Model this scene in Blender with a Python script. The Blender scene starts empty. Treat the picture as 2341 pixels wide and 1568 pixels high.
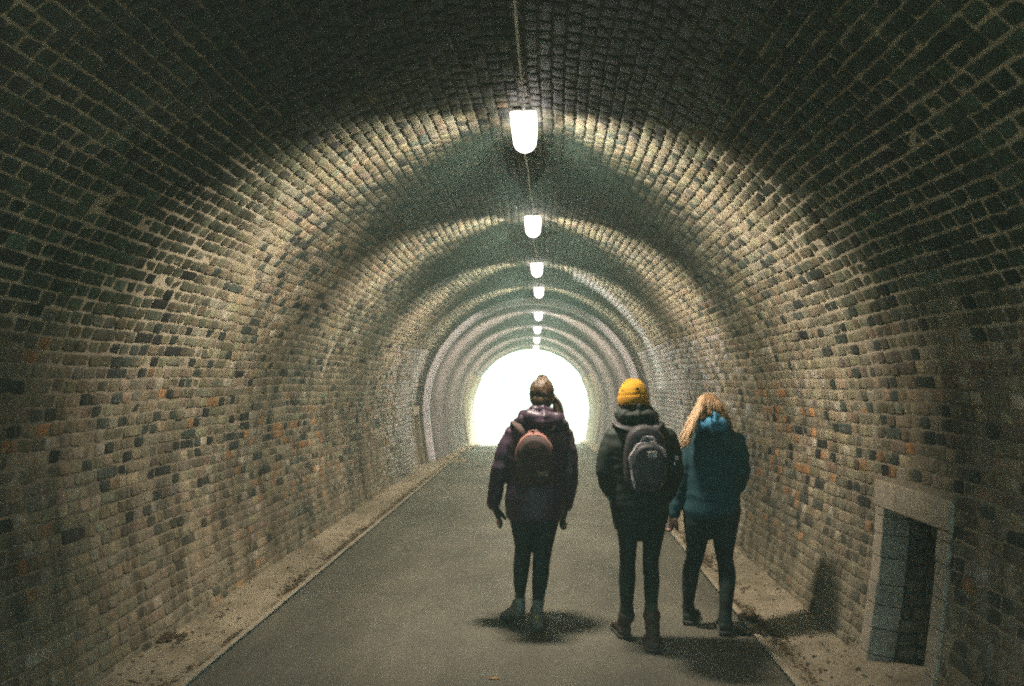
import bpy, math, random
import numpy as np
from mathutils import Vector, Matrix, Euler, noise as mnoise

random.seed(7)
RNG = np.random.default_rng(7)
rad = math.radians
scene = bpy.context.scene
COL = scene.collection

# ------------------------------------------------------------------ camera
CAM_H = 1.65
FPX = 1820.0                                   # focal length in units of a 2340 x 1568 frame (28 mm lens)
cam_data = bpy.data.cameras.new("camera")
cam = bpy.data.objects.new("camera", cam_data)
COL.objects.link(cam)
cam_data.lens = 28.0
cam_data.sensor_width = 36.0
cam_data.clip_start = 0.05
cam_data.clip_end = 3000
cam_data.dof.use_dof = True
cam_data.dof.focus_distance = 5.0
cam_data.dof.aperture_fstop = 1.9
cam.location = (0, 0, CAM_H)
cam.rotation_euler = (rad(90 + 2.77), 0, rad(2.52))
scene.camera = cam
RM = cam.rotation_euler.to_matrix()

# ------------------------------------------------------------------ world, sun, exposure
SUN_EL, SUN_ROT = rad(33), rad(8)
world = bpy.data.worlds.new("World")
scene.world = world
world.use_nodes = True
wn = world.node_tree
wn.nodes.clear()
w_out = wn.nodes.new("ShaderNodeOutputWorld")
w_bg = wn.nodes.new("ShaderNodeBackground")
w_sky = wn.nodes.new("ShaderNodeTexSky")
w_sky.sky_type = 'NISHITA'
w_sky.sun_disc = False
w_sky.sun_elevation = SUN_EL
w_sky.sun_rotation = SUN_ROT
w_sky.dust_density = 4.0
w_sky.air_density = 0.7
w_sky.ozone_density = 0.6
w_bg.inputs["Strength"].default_value = 0.15
w_tint = wn.nodes.new("ShaderNodeMix")
w_tint.data_type = 'RGBA'
w_tint.blend_type = 'MULTIPLY'
w_tint.inputs[0].default_value = 1.0
w_tint.inputs[7].default_value = (.82, 1.0, .86, 1)        # milky overcast
wn.links.new(w_sky.outputs[0], w_tint.inputs[6])
wn.links.new(w_tint.outputs[2], w_bg.inputs["Color"])
wn.links.new(w_bg.outputs[0], w_out.inputs["Surface"])

sun_d = bpy.data.lights.new("sun", 'SUN')
sun_d.energy = 2.6
sun_d.angle = rad(14)
sun_d.color = (1.0, 0.96, 0.9)
sun = bpy.data.objects.new("sun", sun_d)
COL.objects.link(sun)
sdir = Vector((math.sin(SUN_ROT) * math.cos(SUN_EL), math.cos(SUN_ROT) * math.cos(SUN_EL), math.sin(SUN_EL)))
sun.rotation_euler = sdir.to_track_quat('Z', 'Y').to_euler()
sun.location = (0, 60, 40)

vs = scene.view_settings
vs.view_transform = 'Standard'
vs.look = 'None'
vs.gamma = 1.0
vs.use_curve_mapping = False
vs.exposure = 2.6
LAMP_STRENGTH = 2.4
LAMP_WATTS = 11.8
HAZE = .0115
scene.cycles.max_bounces = 8
scene.cycles.diffuse_bounces = 3
scene.cycles.caustics_reflective = False
scene.cycles.caustics_refractive = False
scene.cycles.sample_clamp_indirect = .8
scene.cycles.sample_clamp_direct = 1.0
scene.cycles.use_denoising = False        # the sampling grain stands in for the film grain
scene.cycles.use_adaptive_sampling = False
scene.cycles.filter_width = 2.2

# ------------------------------------------------------------------ helpers
def P(px, py, depth):
    """point seen at photo pixel (2340 x 1568 frame) at a measured distance along the tunnel"""
    d = RM @ Vector(((px - 1170) / FPX, -(py - 784) / FPX, -1.0))
    t = depth / d.y
    return Vector((d.x * t, depth, CAM_H + d.z * t))

def tag(o, label=None, cat=None, group=None, kind=None):
    if label: o["label"] = label
    if cat: o["category"] = cat
    if group: o["group"] = group
    if kind: o["kind"] = kind
    return o

def empty(name, loc=(0, 0, 0), rotz=0.0):
    o = bpy.data.objects.new(name, None)
    COL.objects.link(o)
    o.location = loc
    o.rotation_euler = (0, 0, rotz)
    o.empty_display_size = 0.2
    return o

def link_mesh(name, me, mat=None, parent=None, smooth=False):
    o = bpy.data.objects.new(name, me)
    COL.objects.link(o)
    if mat:
        me.materials.clear()
        me.materials.append(mat)
    if parent:
        o.parent = parent
    if smooth:
        me.polygons.foreach_set("use_smooth", [True] * len(me.polygons))
    return o

def mesh_from(V, F):
    me = bpy.data.meshes.new("mesh")
    me.from_pydata([tuple(v) for v in V], [], F)
    me.update()
    return me

def mesh_quads(V, Q):
    """fast path: V (n,3) array, Q (m,4) array"""
    me = bpy.data.meshes.new("mesh")
    V = np.asarray(V, np.float32); Q = np.asarray(Q, np.int32)
    me.vertices.add(len(V)); me.vertices.foreach_set("co", V.ravel())
    me.loops.add(Q.size); me.loops.foreach_set("vertex_index", Q.ravel())
    me.polygons.add(len(Q))
    me.polygons.foreach_set("loop_start", np.arange(0, Q.size, 4, dtype=np.int32))
    me.polygons.foreach_set("loop_total", np.full(len(Q), 4, np.int32))
    me.update(calc_edges=True)
    me.validate()
    return me

class Geo:
    """collects closed shells; build() links them as ONE mesh object"""
    def __init__(self): self.V = []; self.F = []
    def add(self, V, F):
        b = len(self.V)
        self.V += [Vector(v) for v in V]
        self.F += [tuple(i + b for i in f) for f in F]
        return self
    def rings(self, rings, caps=True):
        n = len(rings[0]); V = [p for r in rings for p in r]; F = []
        for i in range(len(rings) - 1):
            for j in range(n):
                k = (j + 1) % n
                F.append((i * n + j, i * n + k, (i + 1) * n + k, (i + 1) * n + j))
        if caps:
            F.append(tuple(range(n - 1, -1, -1)))
            F.append(tuple((len(rings) - 1) * n + j for j in range(n)))
        return self.add(V, F)
    def tube(self, pts, radii, n=14, side=Vector((1, 0, 0)), rounded=True, sq=1.0, hem=False):
        """swept ellipse; radii: list of r or (r_side, r_other)"""
        pts = [Vector(p) for p in pts]; R = [(r, r) if not isinstance(r, (tuple, list)) else r for r in radii]
        if rounded:
            d0 = (pts[0] - pts[1]).normalized(); d1 = (pts[-1] - pts[-2]).normalized()
            a = min(R[0]); b = min(R[-1])
            if hem: pts = [pts[0] + d0 * .006, pts[0] + d0 * .004] + pts + [pts[-1] + d1 * b * .45, pts[-1] + d1 * b * .75]
            else: pts = [pts[0] + d0 * a * .75, pts[0] + d0 * a * .45] + pts + [pts[-1] + d1 * b * .45, pts[-1] + d1 * b * .75]
            R = [tuple(q * (.9 if hem else .45) for q in R[0]), tuple(q * (.97 if hem else .82) for q in R[0])] + R + [tuple(q * .82 for q in R[-1]), tuple(q * .45 for q in R[-1])]
        out = []
        for i, p in enumerate(pts):
            d = (pts[min(i + 1, len(pts) - 1)] - pts[max(i - 1, 0)]).normalized()
            u = side - d * side.dot(d)
            if u.length < 1e-3: u = Vector((0, 1, 0)) - d * d.y
            u.normalize(); v = d.cross(u)
            ring = []
            for k in range(n):
                a = 2 * math.pi * k / n
                ca, sa = math.cos(a), math.sin(a)
                if sq != 1.0:
                    ca = math.copysign(abs(ca) ** sq, ca); sa = math.copysign(abs(sa) ** sq, sa)
                ring.append(p + u * (ca * R[i][0]) + v * (sa * R[i][1]))
            out.append(ring)
        return self.rings(out)
    def ball(self, c, r, n=14, m=9, rot=None):
        c = Vector(c); r = (r, r, r) if not isinstance(r, (tuple, list)) else r
        rr = []
        for i in range(m):
            t = math.pi * (i + .35) / (m - .3)
            rr.append([c + ((rot or Matrix.Identity(3)) @ Vector((r[0] * math.sin(t) * math.cos(2 * math.pi * k / n),
                     r[1] * math.sin(t) * math.sin(2 * math.pi * k / n), r[2] * math.cos(t)))) for k in range(n)])
        return self.rings(rr)
    def box(self, lo, hi, rot=None, at=None):
        (x0, y0, z0), (x1, y1, z1) = lo, hi
        V = [Vector(v) for v in ((x0, y0, z0), (x1, y0, z0), (x1, y1, z0), (x0, y1, z0), (x0, y0, z1), (x1, y0, z1), (x1, y1, z1), (x0, y1, z1))]
        if rot: V = [rot @ v for v in V]
        if at: V = [v + Vector(at) for v in V]
        return self.add(V, [(3, 2, 1, 0), (4, 5, 6, 7), (0, 1, 5, 4), (1, 2, 6, 5), (2, 3, 7, 6), (3, 0, 4, 7)])
    def build(self, name, mat, parent=None, smooth=False, bevel=0, origin=None):
        V = [v - origin for v in self.V] if origin is not None else self.V
        me = mesh_from(V, self.F)
        o = link_mesh(name, me, mat, parent, smooth)
        if bevel:
            m = o.modifiers.new("bevel", 'BEVEL'); m.width = bevel; m.segments = 2; m.limit_method = 'ANGLE'
        return o
    def fused(self, name, mat, parent=None, voxel=0.007, smooth=5, origin=None, fold=None):
        """one continuous skin over all shells (voxel union), relaxed, then creased"""
        V = [v - origin for v in self.V] if origin is not None else self.V
        me = mesh_from(V, self.F)
        t = bpy.data.objects.new("tmp", me); COL.objects.link(t)
        m = t.modifiers.new("r", 'REMESH'); m.mode = 'VOXEL'; m.voxel_size = voxel
        if smooth:
            s = t.modifiers.new("s", 'SMOOTH'); s.factor = .5; s.iterations = smooth
        bpy.context.view_layer.update()
        dg = bpy.context.evaluated_depsgraph_get()
        res = bpy.data.meshes.new_from_object(t.evaluated_get(dg))
        bpy.data.objects.remove(t)
        if fold:
            nrm = [v.normal.copy() for v in res.vertices]
            for v, nn in zip(res.vertices, nrm):
                v.co += nn * fold(v.co)
            res.update()
        return link_mesh(name, res, mat, parent, True)

# ------------------------------------------------------------------ materials
def new_mat(name):
    m = bpy.data.materials.new(name); m.use_nodes = True
    nt = m.node_tree; nt.nodes.clear()
    out = nt.nodes.new("ShaderNodeOutputMaterial"); b = nt.nodes.new("ShaderNodeBsdfPrincipled")
    nt.links.new(b.outputs[0], out.inputs["Surface"])
    return m, nt, b

def N(nt, t, **kw):
    n = nt.nodes.new(t)
    for k, v in kw.items():
        if k.startswith("i_"):
            key = k[2:]
            key = int(key) if key.isdigit() else key.replace("_", " ")
            n.inputs[key].default_value = v
        else: setattr(n, k, v)
    return n

def noise_n(nt, coord, scale, detail=4, rough=.6, vscale=None):
    if vscale:
        mp = N(nt, "ShaderNodeMapping"); mp.inputs["Scale"].default_value = vscale
        nt.links.new(coord, mp.inputs["Vector"]); coord = mp.outputs[0]
    n = N(nt, "ShaderNodeTexNoise"); n.inputs["Scale"].default_value = scale
    n.inputs["Detail"].default_value = detail; n.inputs["Roughness"].default_value = rough
    nt.links.new(coord, n.inputs["Vector"])
    return n.outputs["Fac"]

def ramp(nt, fac, stops):
    r = N(nt, "ShaderNodeValToRGB"); e = r.color_ramp.elements
    while len(e) < len(stops): e.new(.5)
    for el, (p, c) in zip(e, stops):
        el.position = p
        el.color = (c, c, c, 1) if not isinstance(c, (tuple, list)) else (*c, 1)
    nt.links.new(fac, r.inputs["Fac"])
    return r.outputs["Color"]

def mixc(nt, fac, a, b, mode='MIX'):
    m = N(nt, "ShaderNodeMix", data_type='RGBA', blend_type=mode)
    for s, v in ((m.inputs[0], fac), (m.inputs[6], a), (m.inputs[7], b)):
        if isinstance(v, (int, float)): s.default_value = v
        elif isinstance(v, (tuple, list)): s.default_value = (*v, 1)
        else: nt.links.new(v, s)
    return m.outputs[2]

def math_n(nt, op, a, b=0.0, c=None, clamp=False):
    m = N(nt, "ShaderNodeMath", operation=op, use_clamp=clamp)
    for i, v in enumerate((a, b, c)):
        if v is None: continue
        if isinstance(v, (int, float)): m.inputs[i].default_value = v
        else: nt.links.new(v, m.inputs[i])
    return m.outputs[0]

def bump(nt, b, h, strength=.4, dist=.01):
    n = N(nt, "ShaderNodeBump"); n.inputs["Strength"].default_value = strength; n.inputs["Distance"].default_value = dist
    nt.links.new(h, n.inputs["Height"]); nt.links.new(n.outputs[0], b.inputs["Normal"])

def obj_coord(nt): return N(nt, "ShaderNodeTexCoord").outputs["Object"]

def map_range(nt, v, a, b, c=0.0, d=1.0):
    m = N(nt, "ShaderNodeMapRange", interpolation_type='SMOOTHSTEP')
    nt.links.new(v, m.inputs[0])
    for i, q in enumerate((a, b, c, d)): m.inputs[i + 1].default_value = q
    return m.outputs[0]

def brick_material():
    m, nt, b = new_mat("old_brick"); co = obj_coord(nt)
    sep = N(nt, "ShaderNodeSeparateXYZ"); nt.links.new(co, sep.inputs[0])
    z, y = sep.outputs[2], sep.outputs[1]
    at = N(nt, "ShaderNodeAttribute", attribute_name="bcol")
    gl = N(nt, "ShaderNodeAttribute", attribute_name="glaze").outputs["Fac"]
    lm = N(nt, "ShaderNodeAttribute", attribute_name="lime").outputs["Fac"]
    col = mixc(nt, 1.0, at.outputs["Color"], ramp(nt, noise_n(nt, co, 38, 5, .7), [(.28, .4), (.72, 1.5)]), 'MULTIPLY')
    col = mixc(nt, 1.0, col, ramp(nt, noise_n(nt, co, 1.1, 3), [(.3, .62), (.7, 1.3)]), 'MULTIPLY')
    # road dust clinging to the lower wall
    dn = math_n(nt, 'MULTIPLY', map_range(nt, z, 1.1, 0.0, .0, .8), ramp(nt, noise_n(nt, co, 2.6, 5), [(.35, .15), (.65, 1.0)]))
    col = mixc(nt, dn, col, (.24, .21, .145))
    # damp runs down the wall
    run = ramp(nt, noise_n(nt, co, 1.0, 5, .7, (1.5, 4.5, .55)), [(.36, .45), (.52, 1.0), (.7, 1.18)])
    col = mixc(nt, 1.0, col, run, 'MULTIPLY')
    wl = math_n(nt, 'MULTIPLY', ramp(nt, noise_n(nt, co, 1.0, 5, .7, (2, 7, .8)), [(.6, 0), (.7, .6)]), ramp(nt, noise_n(nt, co, .7, 2), [(.45, 0), (.6, 1)]))
    col = mixc(nt, wl, col, (.42, .385, .32))
    # lime bloom
    sp = ramp(nt, noise_n(nt, co, 9, 6, .75), [(.63, 0), (.72, 1)])
    sp = math_n(nt, 'MULTIPLY', sp, ramp(nt, noise_n(nt, co, .8, 2), [(.5, 0), (.62, .8)]))
    col = mixc(nt, sp, col, (.5, .46, .38))
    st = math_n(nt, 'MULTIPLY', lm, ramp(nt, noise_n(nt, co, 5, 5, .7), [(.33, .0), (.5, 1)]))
    col = mixc(nt, st, col, (.74, .71, .74))  # leak streak: pale lime with reflected exit daylight painted in
    nt.links.new(col, b.inputs["Base Color"])
    ro = ramp(nt, noise_n(nt, co, 14, 4), [(.3, .7), (.7, .95)])
    nt.links.new(mixc(nt, gl, ro, (.3, .3, .3)), b.inputs["Roughness"])
    nt.links.new(math_n(nt, 'MULTIPLY_ADD', gl, .45, .12), b.inputs['Specular IOR Level'])
    bump(nt, b, noise_n(nt, co, 48, 8, .75), .8, .009)
    return m

def mortar_material():
    m, nt, b = new_mat("lime_mortar"); co = obj_coord(nt)
    sep = N(nt, "ShaderNodeSeparateXYZ"); nt.links.new(co, sep.inputs[0])
    n1 = ramp(nt, noise_n(nt, co, 1.3, 5, .65), [(.33, (.07, .064, .048)), (.47, (.18, .156, .11)), (.68, (.31, .27, .195))])
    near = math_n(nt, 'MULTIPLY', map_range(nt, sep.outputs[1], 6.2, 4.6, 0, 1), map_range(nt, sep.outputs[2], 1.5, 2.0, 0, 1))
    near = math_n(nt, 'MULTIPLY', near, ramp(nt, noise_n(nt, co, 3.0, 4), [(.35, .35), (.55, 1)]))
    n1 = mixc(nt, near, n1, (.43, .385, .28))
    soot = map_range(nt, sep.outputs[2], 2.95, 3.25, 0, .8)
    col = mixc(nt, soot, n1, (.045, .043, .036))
    col = mixc(nt, 1.0, col, ramp(nt, noise_n(nt, co, 40, 5, .7), [(.3, .65), (.7, 1.25)]), 'MULTIPLY')
    dn = math_n(nt, 'MULTIPLY', map_range(nt, sep.outputs[2], 1.1, 0.0, .0, .8), ramp(nt, noise_n(nt, co, 2.6, 5), [(.35, .15), (.65, 1.0)]))
    col = mixc(nt, dn, col, (.22, .19, .13))
    nt.links.new(col, b.inputs["Base Color"]); b.inputs["Roughness"].default_value = .95
    bump(nt, b, noise_n(nt, co, 60, 5), .6, .006)
    return m

def ground_like(name, stops, scale, fine, rough=.9, bstr=.5, bdist=.01, wet=None):
    m, nt, b = new_mat(name); co = obj_coord(nt)
    col = ramp(nt, noise_n(nt, co, scale, 6, .65), stops)
    col = mixc(nt, 1.0, col, ramp(nt, noise_n(nt, co, fine, 4, .8), [(.3, .55), (.7, 1.45)]), 'MULTIPLY')
    nt.links.new(col, b.inputs["Base Color"])
    if wet: nt.links.new(ramp(nt, noise_n(nt, co, 1.3, 3), [(.35, wet), (.65, rough)]), b.inputs["Roughness"])
    else: b.inputs["Roughness"].default_value = rough
    bump(nt, b, noise_n(nt, co, fine, 5, .8), bstr, bdist)
    return m

def fabric(name, col, rough=.85, weave=420, var=.25, sheen=.0):
    m, nt, b = new_mat(name); co = obj_coord(nt)
    c = mixc(nt, 1.0, tuple(col), ramp(nt, noise_n(nt, co, 9, 5, .6), [(.3, 1 - var), (.7, 1 + var)]), 'MULTIPLY')
    nt.links.new(c, b.inputs["Base Color"]); b.inputs["Roughness"].default_value = rough
    b.inputs["Sheen Weight"].default_value = sheen
    bump(nt, b, noise_n(nt, co, weave, 2), .25, .002)
    return m

def plain(name, col, rough=.6, metal=0.0):
    m, nt, b = new_mat(name); co = obj_coord(nt)
    c = mixc(nt, 1.0, tuple(col), ramp(nt, noise_n(nt, co, 25, 5), [(.3, .8), (.7, 1.2)]), 'MULTIPLY')
    nt.links.new(c, b.inputs["Base Color"]); b.inputs["Roughness"].default_value = rough; b.inputs["Metallic"].default_value = metal
    return m

def hair_mat(name, dark, light, vs_=(1, 1, .12)):
    m, nt, b = new_mat(name); co = obj_coord(nt)
    c = ramp(nt, noise_n(nt, co, 90, 4, .7, vs_), [(.35, dark), (.68, light)])
    nt.links.new(c, b.inputs["Base Color"]); b.inputs["Roughness"].default_value = .42
    bump(nt, b, noise_n(nt, co, 190, 3, .6, vs_), .8, .005)
    return m

M_BRICK = brick_material()
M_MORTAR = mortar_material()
M_NICHE = ground_like("dark_niche_mortar", [(.3, (.05, .048, .038)), (.7, (.1, .092, .07))], 6, 50, .95, .4, .005)  # darker mortar bed for the niches
M_STONE = ground_like("dressed_stone", [(.3, (.22, .195, .145)), (.7, (.38, .34, .26))], 5, 45, .9, .5, .005)
M_SILT = ground_like("verge_silt", [(.3, (.16, .14, .092)), (.5, (.29, .25, .172)), (.7, (.36, .315, .225))], 3.2, 60, .95, .8, .012)
def road_material():
    m, nt, b = new_mat("worn_asphalt"); co = obj_coord(nt)
    col = ramp(nt, noise_n(nt, co, .9, 6, .65, (1.6, .6, 1)), [(.32, (.07, .07, .054)), (.52, (.115, .113, .085)), (.7, (.168, .158, .118))])
    col = mixc(nt, 1.0, col, ramp(nt, noise_n(nt, co, 120, 3, .9), [(.32, .55), (.55, 1.0), (.7, 1.9)]), 'MULTIPLY')
    v = N(nt, "ShaderNodeTexVoronoi", feature='DISTANCE_TO_EDGE'); v.inputs["Scale"].default_value = .42
    w = N(nt, "ShaderNodeVectorMath", operation='ADD'); nz = N(nt, "ShaderNodeTexNoise"); nz.inputs["Scale"].default_value = 2.2; nz.inputs["Detail"].default_value = 5
    nt.links.new(co, nz.inputs["Vector"]); nt.links.new(co, w.inputs[0]); nt.links.new(nz.outputs["Color"], w.inputs[1]); nt.links.new(w.outputs[0], v.inputs["Vector"])
    cr = ramp(nt, v.outputs["Distance"], [(.0, .35), (.006, 1)])
    msk = ramp(nt, noise_n(nt, co, .5, 2), [(.48, 0), (.56, .8)])
    col = mixc(nt, msk, col, mixc(nt, 1.0, col, cr, 'MULTIPLY'))
    col = mixc(nt, ramp(nt, noise_n(nt, co, 3.5, 6, .75), [(.62, 0), (.74, .45)]), col, (.2, .175, .12))
    nt.links.new(col, b.inputs["Base Color"])
    nt.links.new(ramp(nt, noise_n(nt, co, 1.3, 3), [(.35, .6), (.65, .9)]), b.inputs["Roughness"])
    bump(nt, b, noise_n(nt, co, 150, 4, .85), .9, .006)
    return m
M_ROAD = road_material()
M_EDGE = ground_like("edge_strip", [(.3, (.24, .21, .15)), (.7, (.4, .36, .27))], 6, 60, .9, .4, .005)
M_EARTH = ground_like("earth", [(.3, (.2, .19, .14)), (.7, (.34, .32, .26))], .6, 12, .95, .6, .03)
M_LEAF = ground_like("dead_leaf", [(.3, (.03, .022, .012)), (.7, (.12, .075, .03))], 4, 40, .8, .2, .004)
M_YLEAF = ground_like("ochre_leaf", [(.3, (.25, .15, .05)), (.7, (.42, .27, .1))], 20, 90, .8, .2, .003)
M_GREY = plain("grey_lamp_housing", (.22, .22, .21), .5)
M_CABLE = plain("pale_cable_sheath", (.8, .78, .74), .5)
M_RENDER = ground_like("stained_render", [(.3, (.12, .105, .1)), (.7, (.26, .23, .225))], 1.9, 14, .9, .9, .02)
M_RIB = ground_like("pale_daylit_rib", [(.3, (.58, .55, .58)), (.7, (.84, .8, .85))], 5, 22, .5, .6, .01, wet=.4)  # whitish rib, lavender daylight mixed into its colour

# ------------------------------------------------------------------ tunnel geometry
R, CH = 2.25, 1.15            # arch radius, springing height
Y0, Y1, YB = -2.4, 29.6, 15.4
def shift(y):                 # the bore bends slightly left and falls away behind the rib
    s = np.maximum(0, np.asarray(y, float) - YB); return -.021 * s
def drop(y):
    s = np.maximum(0, np.asarray(y, float) - YB); return np.maximum(-.034 * s * np.minimum(1, s / 1.5 + .15), -.60)
CX = -.283
hs = np.linspace(0, math.pi / 2, 120)
px_ = np.concatenate([R * np.sin(hs), [R - .14 * ((CH - h) / CH) ** 1.6 for h in np.linspace(CH - .02, -.12, 60)]])
pz_ = np.concatenate([CH + R * np.cos(hs), np.linspace(CH - .02, -.12, 60)])
ds_ = np.concatenate([[0], np.cumsum(np.hypot(np.diff(px_), np.diff(pz_)))])
S_MAX = ds_[-1]
tx_ = np.gradient(px_, ds_); tz_ = np.gradient(pz_, ds_)
def s_at_height(h): return float(np.interp(-h, -pz_, ds_))
def vault(y, s, d=0.0):
    """point on the bore: y along it, s arc length from crown (+ right), d inwards"""
    y = np.asarray(y, float); s = np.asarray(s, float); a = np.abs(s); sg = np.where(s < 0, -1.0, 1.0)
    x = np.interp(a, ds_, px_); z = np.interp(a, ds_, pz_); tx = np.interp(a, ds_, tx_); tz = np.interp(a, ds_, tz_)
    nx, nz = tz, -tx                       # inward normal of the right half
    return np.stack([CX + shift(y) + sg * (x + nx * d), y + 0 * x, drop(y) + z + nz * d], -1)

def arr_noise(x, y, z, seed=0.0):
    return np.array([mnoise.noise(Vector((float(a) + seed, float(b), float(c)))) for a, b, c in zip(x, y, z)])

def brick_mesh(mapper, rows, colour, joint=.0105, stretch=.09, pitch_u=(.105, .208), jitter=.0048, prot=.007):
    """rows: list of (v0, v1, [(u_start, u_end), ...]); mapper(u, v, d) -> xyz; colour(uc, vc) -> (n,3) (n,) (n,)"""
    U0, U1, VA, VB = [], [], [], []
    for (v0, v1, spans) in rows:
        for (ua, ub) in spans:
            u = ua - RNG.random() * .1 if RNG.random() < .5 else ua
            first = True
            while u < ub - .03:
                L = (pitch_u[1] if RNG.random() < stretch else pitch_u[0]) * (1 + RNG.normal() * .05)
                a, c = max(u, ua), min(u + L, ub)
                if c - a > .03:
                    U0.append(a); U1.append(c); VA.append(v0); VB.append(v1)
                u += L
    U0, U1, VA, VB = map(np.array, (U0, U1, VA, VB)); n = len(U0)
    j = joint / 2
    cu = np.stack([U0 + j, U1 - j, U1 - j, U0 + j], 1) + RNG.normal(0, jitter * .5, (n, 4))
    cv = np.stack([VA + j, VA + j, VB - j, VB - j], 1) + RNG.normal(0, jitter * .4, (n, 4)) + RNG.normal(0, jitter * .45, (n, 1))
    p = (RNG.random(n)[:, None] - .02) * prot + RNG.normal(0, .0013, (n, 4))
    mu, mv = cu.mean(1, keepdims=True), cv.mean(1, keepdims=True)
    # worn corners: every corner becomes two points
    def octo(k):
        cx, cy = cu + np.sign(mu - cu) * k, cv + np.sign(mv - cv) * k
        ou, ov = [], []
        for c in range(4):
            for o in ((c - 1) % 4, (c + 1) % 4):
                du, dv = cx[:, o] - cx[:, c], cy[:, o] - cy[:, c]
                L = np.hypot(du, dv); q = np.minimum(round_[:, c], L * .33) / L
                ou.append(cx[:, c] + du * q); ov.append(cy[:, c] + dv * q)
        return np.stack(ou, 1), np.stack(ov, 1)
    round_ = .003 + RNG.random((n, 4)) ** 3 * .015
    p8 = np.repeat(p, 2, 1)
    er = RNG.random((n, 8)) * .004 + .0015
    au, av = octo(0.0); iu, iv = octo(.0065)
    V = np.concatenate([mapper(au, av, np.full((n, 8), -.018)), mapper(au, av, p8 - er), mapper(iu, iv, p8)], 1)   # n,24,3
    q = []
    for a in range(8):
        c = (a + 1) % 8
        q += [(a, c, 8 + c, 8 + a), (8 + a, 8 + c, 16 + c, 16 + a)]
    q += [(16, 17, 18, 19), (16, 19, 20, 23), (20, 21, 22, 23)]
    Q = (np.array(q)[None] + (np.arange(n) * 24)[:, None, None]).reshape(-1, 4)
    me = mesh_quads(V.reshape(-1, 3), Q)
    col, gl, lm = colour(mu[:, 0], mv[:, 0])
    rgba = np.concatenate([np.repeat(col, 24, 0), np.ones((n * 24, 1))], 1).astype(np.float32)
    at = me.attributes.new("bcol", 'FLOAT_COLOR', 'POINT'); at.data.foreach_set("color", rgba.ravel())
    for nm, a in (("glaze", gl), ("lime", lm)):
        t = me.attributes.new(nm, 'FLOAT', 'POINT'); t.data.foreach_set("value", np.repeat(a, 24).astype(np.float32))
    return me

def lining_colour(y, s):
    n = len(y); w = vault(y, s)
    h = w[:, 2] - drop(y)
    pal = np.array([[.23, .197, .135], [.2, .182, .135], [.26, .215, .145], [.165, .145, .105], [.215, .165, .11], [.29, .255, .185]])
    base = pal[RNG.choice(6, n, p=[.27, .2, .18, .15, .12, .08])] * (1 + RNG.normal(0, .16, (n, 1))) * (1 + RNG.normal(0, .04, (n, 3)))
    k1 = arr_noise(y * .8, s * .8, 0 * y, 3.3); k2 = arr_noise(y * .5, s * .7, 0 * y, 19.1)
    r = RNG.random(n)
    dark = r < .15 + .17 * np.clip(k1 * 1.8, -1, 1)
    base[dark] = np.array([.04, .047, .039]) * (1 + RNG.normal(0, .4, (dark.sum(), 1)))
    oc = np.clip((k2 + .08) * 2.4, 0, 1) * np.clip((2.2 - h) / 1.0, .05, 1) * np.clip(1.25 - np.abs(y - 5.5) / 7, .2, 1)
    oc = oc * np.where(s > 0, .6, 1.0)
    r2 = RNG.random(n); org = (r2 < .2 * oc) & ~dark
    t = RNG.random((org.sum(), 1))
    base[org] = np.array([.42, .215, .085]) * t + np.array([.27, .16, .085]) * (1 - t)
    lite = (r2 > .955) & ~dark
    base[lite] = np.array([.38, .34, .27]) * (1 + RNG.normal(0, .12, (lite.sum(), 1)))
    # engine soot burnt into the upper vault, glazed lower walls further in with exit glare in their colour
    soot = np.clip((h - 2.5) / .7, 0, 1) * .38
    base *= 1 - soot[:, None] * np.array([1.08, .95, 1.02])[None]        # soot, plus the green cast of the shadows put into the colour
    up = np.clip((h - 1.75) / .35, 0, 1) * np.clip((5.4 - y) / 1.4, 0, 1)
    base *= 1 - up[:, None] * np.array([.82, .66, .7])[None]  # darker near haunch bricks, green shadow tone mixed in
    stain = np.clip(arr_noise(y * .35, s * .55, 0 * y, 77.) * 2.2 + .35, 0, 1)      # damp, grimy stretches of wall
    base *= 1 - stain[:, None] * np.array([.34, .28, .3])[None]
    lower = (h < 2.2 + .05 * k1) & (RNG.random(n) < np.where(s > 0, np.clip((y - 7.5) / 4.5, 0, 1), np.clip((y - 11.5) / 3, 0, .85)))
    gl = np.where(lower, .75, .12 + .25 * (k1 > .1))
    base[lower] = base[lower] * .6 + np.array([.31, .27, .31]) * .55  # lilac daylight glare blended into the glazed bricks
    # leak line on the right haunch and the shadow gap before the rib, painted dark
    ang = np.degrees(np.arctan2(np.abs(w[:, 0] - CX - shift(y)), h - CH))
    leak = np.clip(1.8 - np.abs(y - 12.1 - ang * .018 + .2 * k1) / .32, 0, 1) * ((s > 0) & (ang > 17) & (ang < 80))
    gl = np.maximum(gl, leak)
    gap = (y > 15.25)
    base[gap] *= .22; gl[gap] = 0  # shade in front of the rib, put into the brick colour
    return np.clip(base, .02, .7), gl, leak

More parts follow.
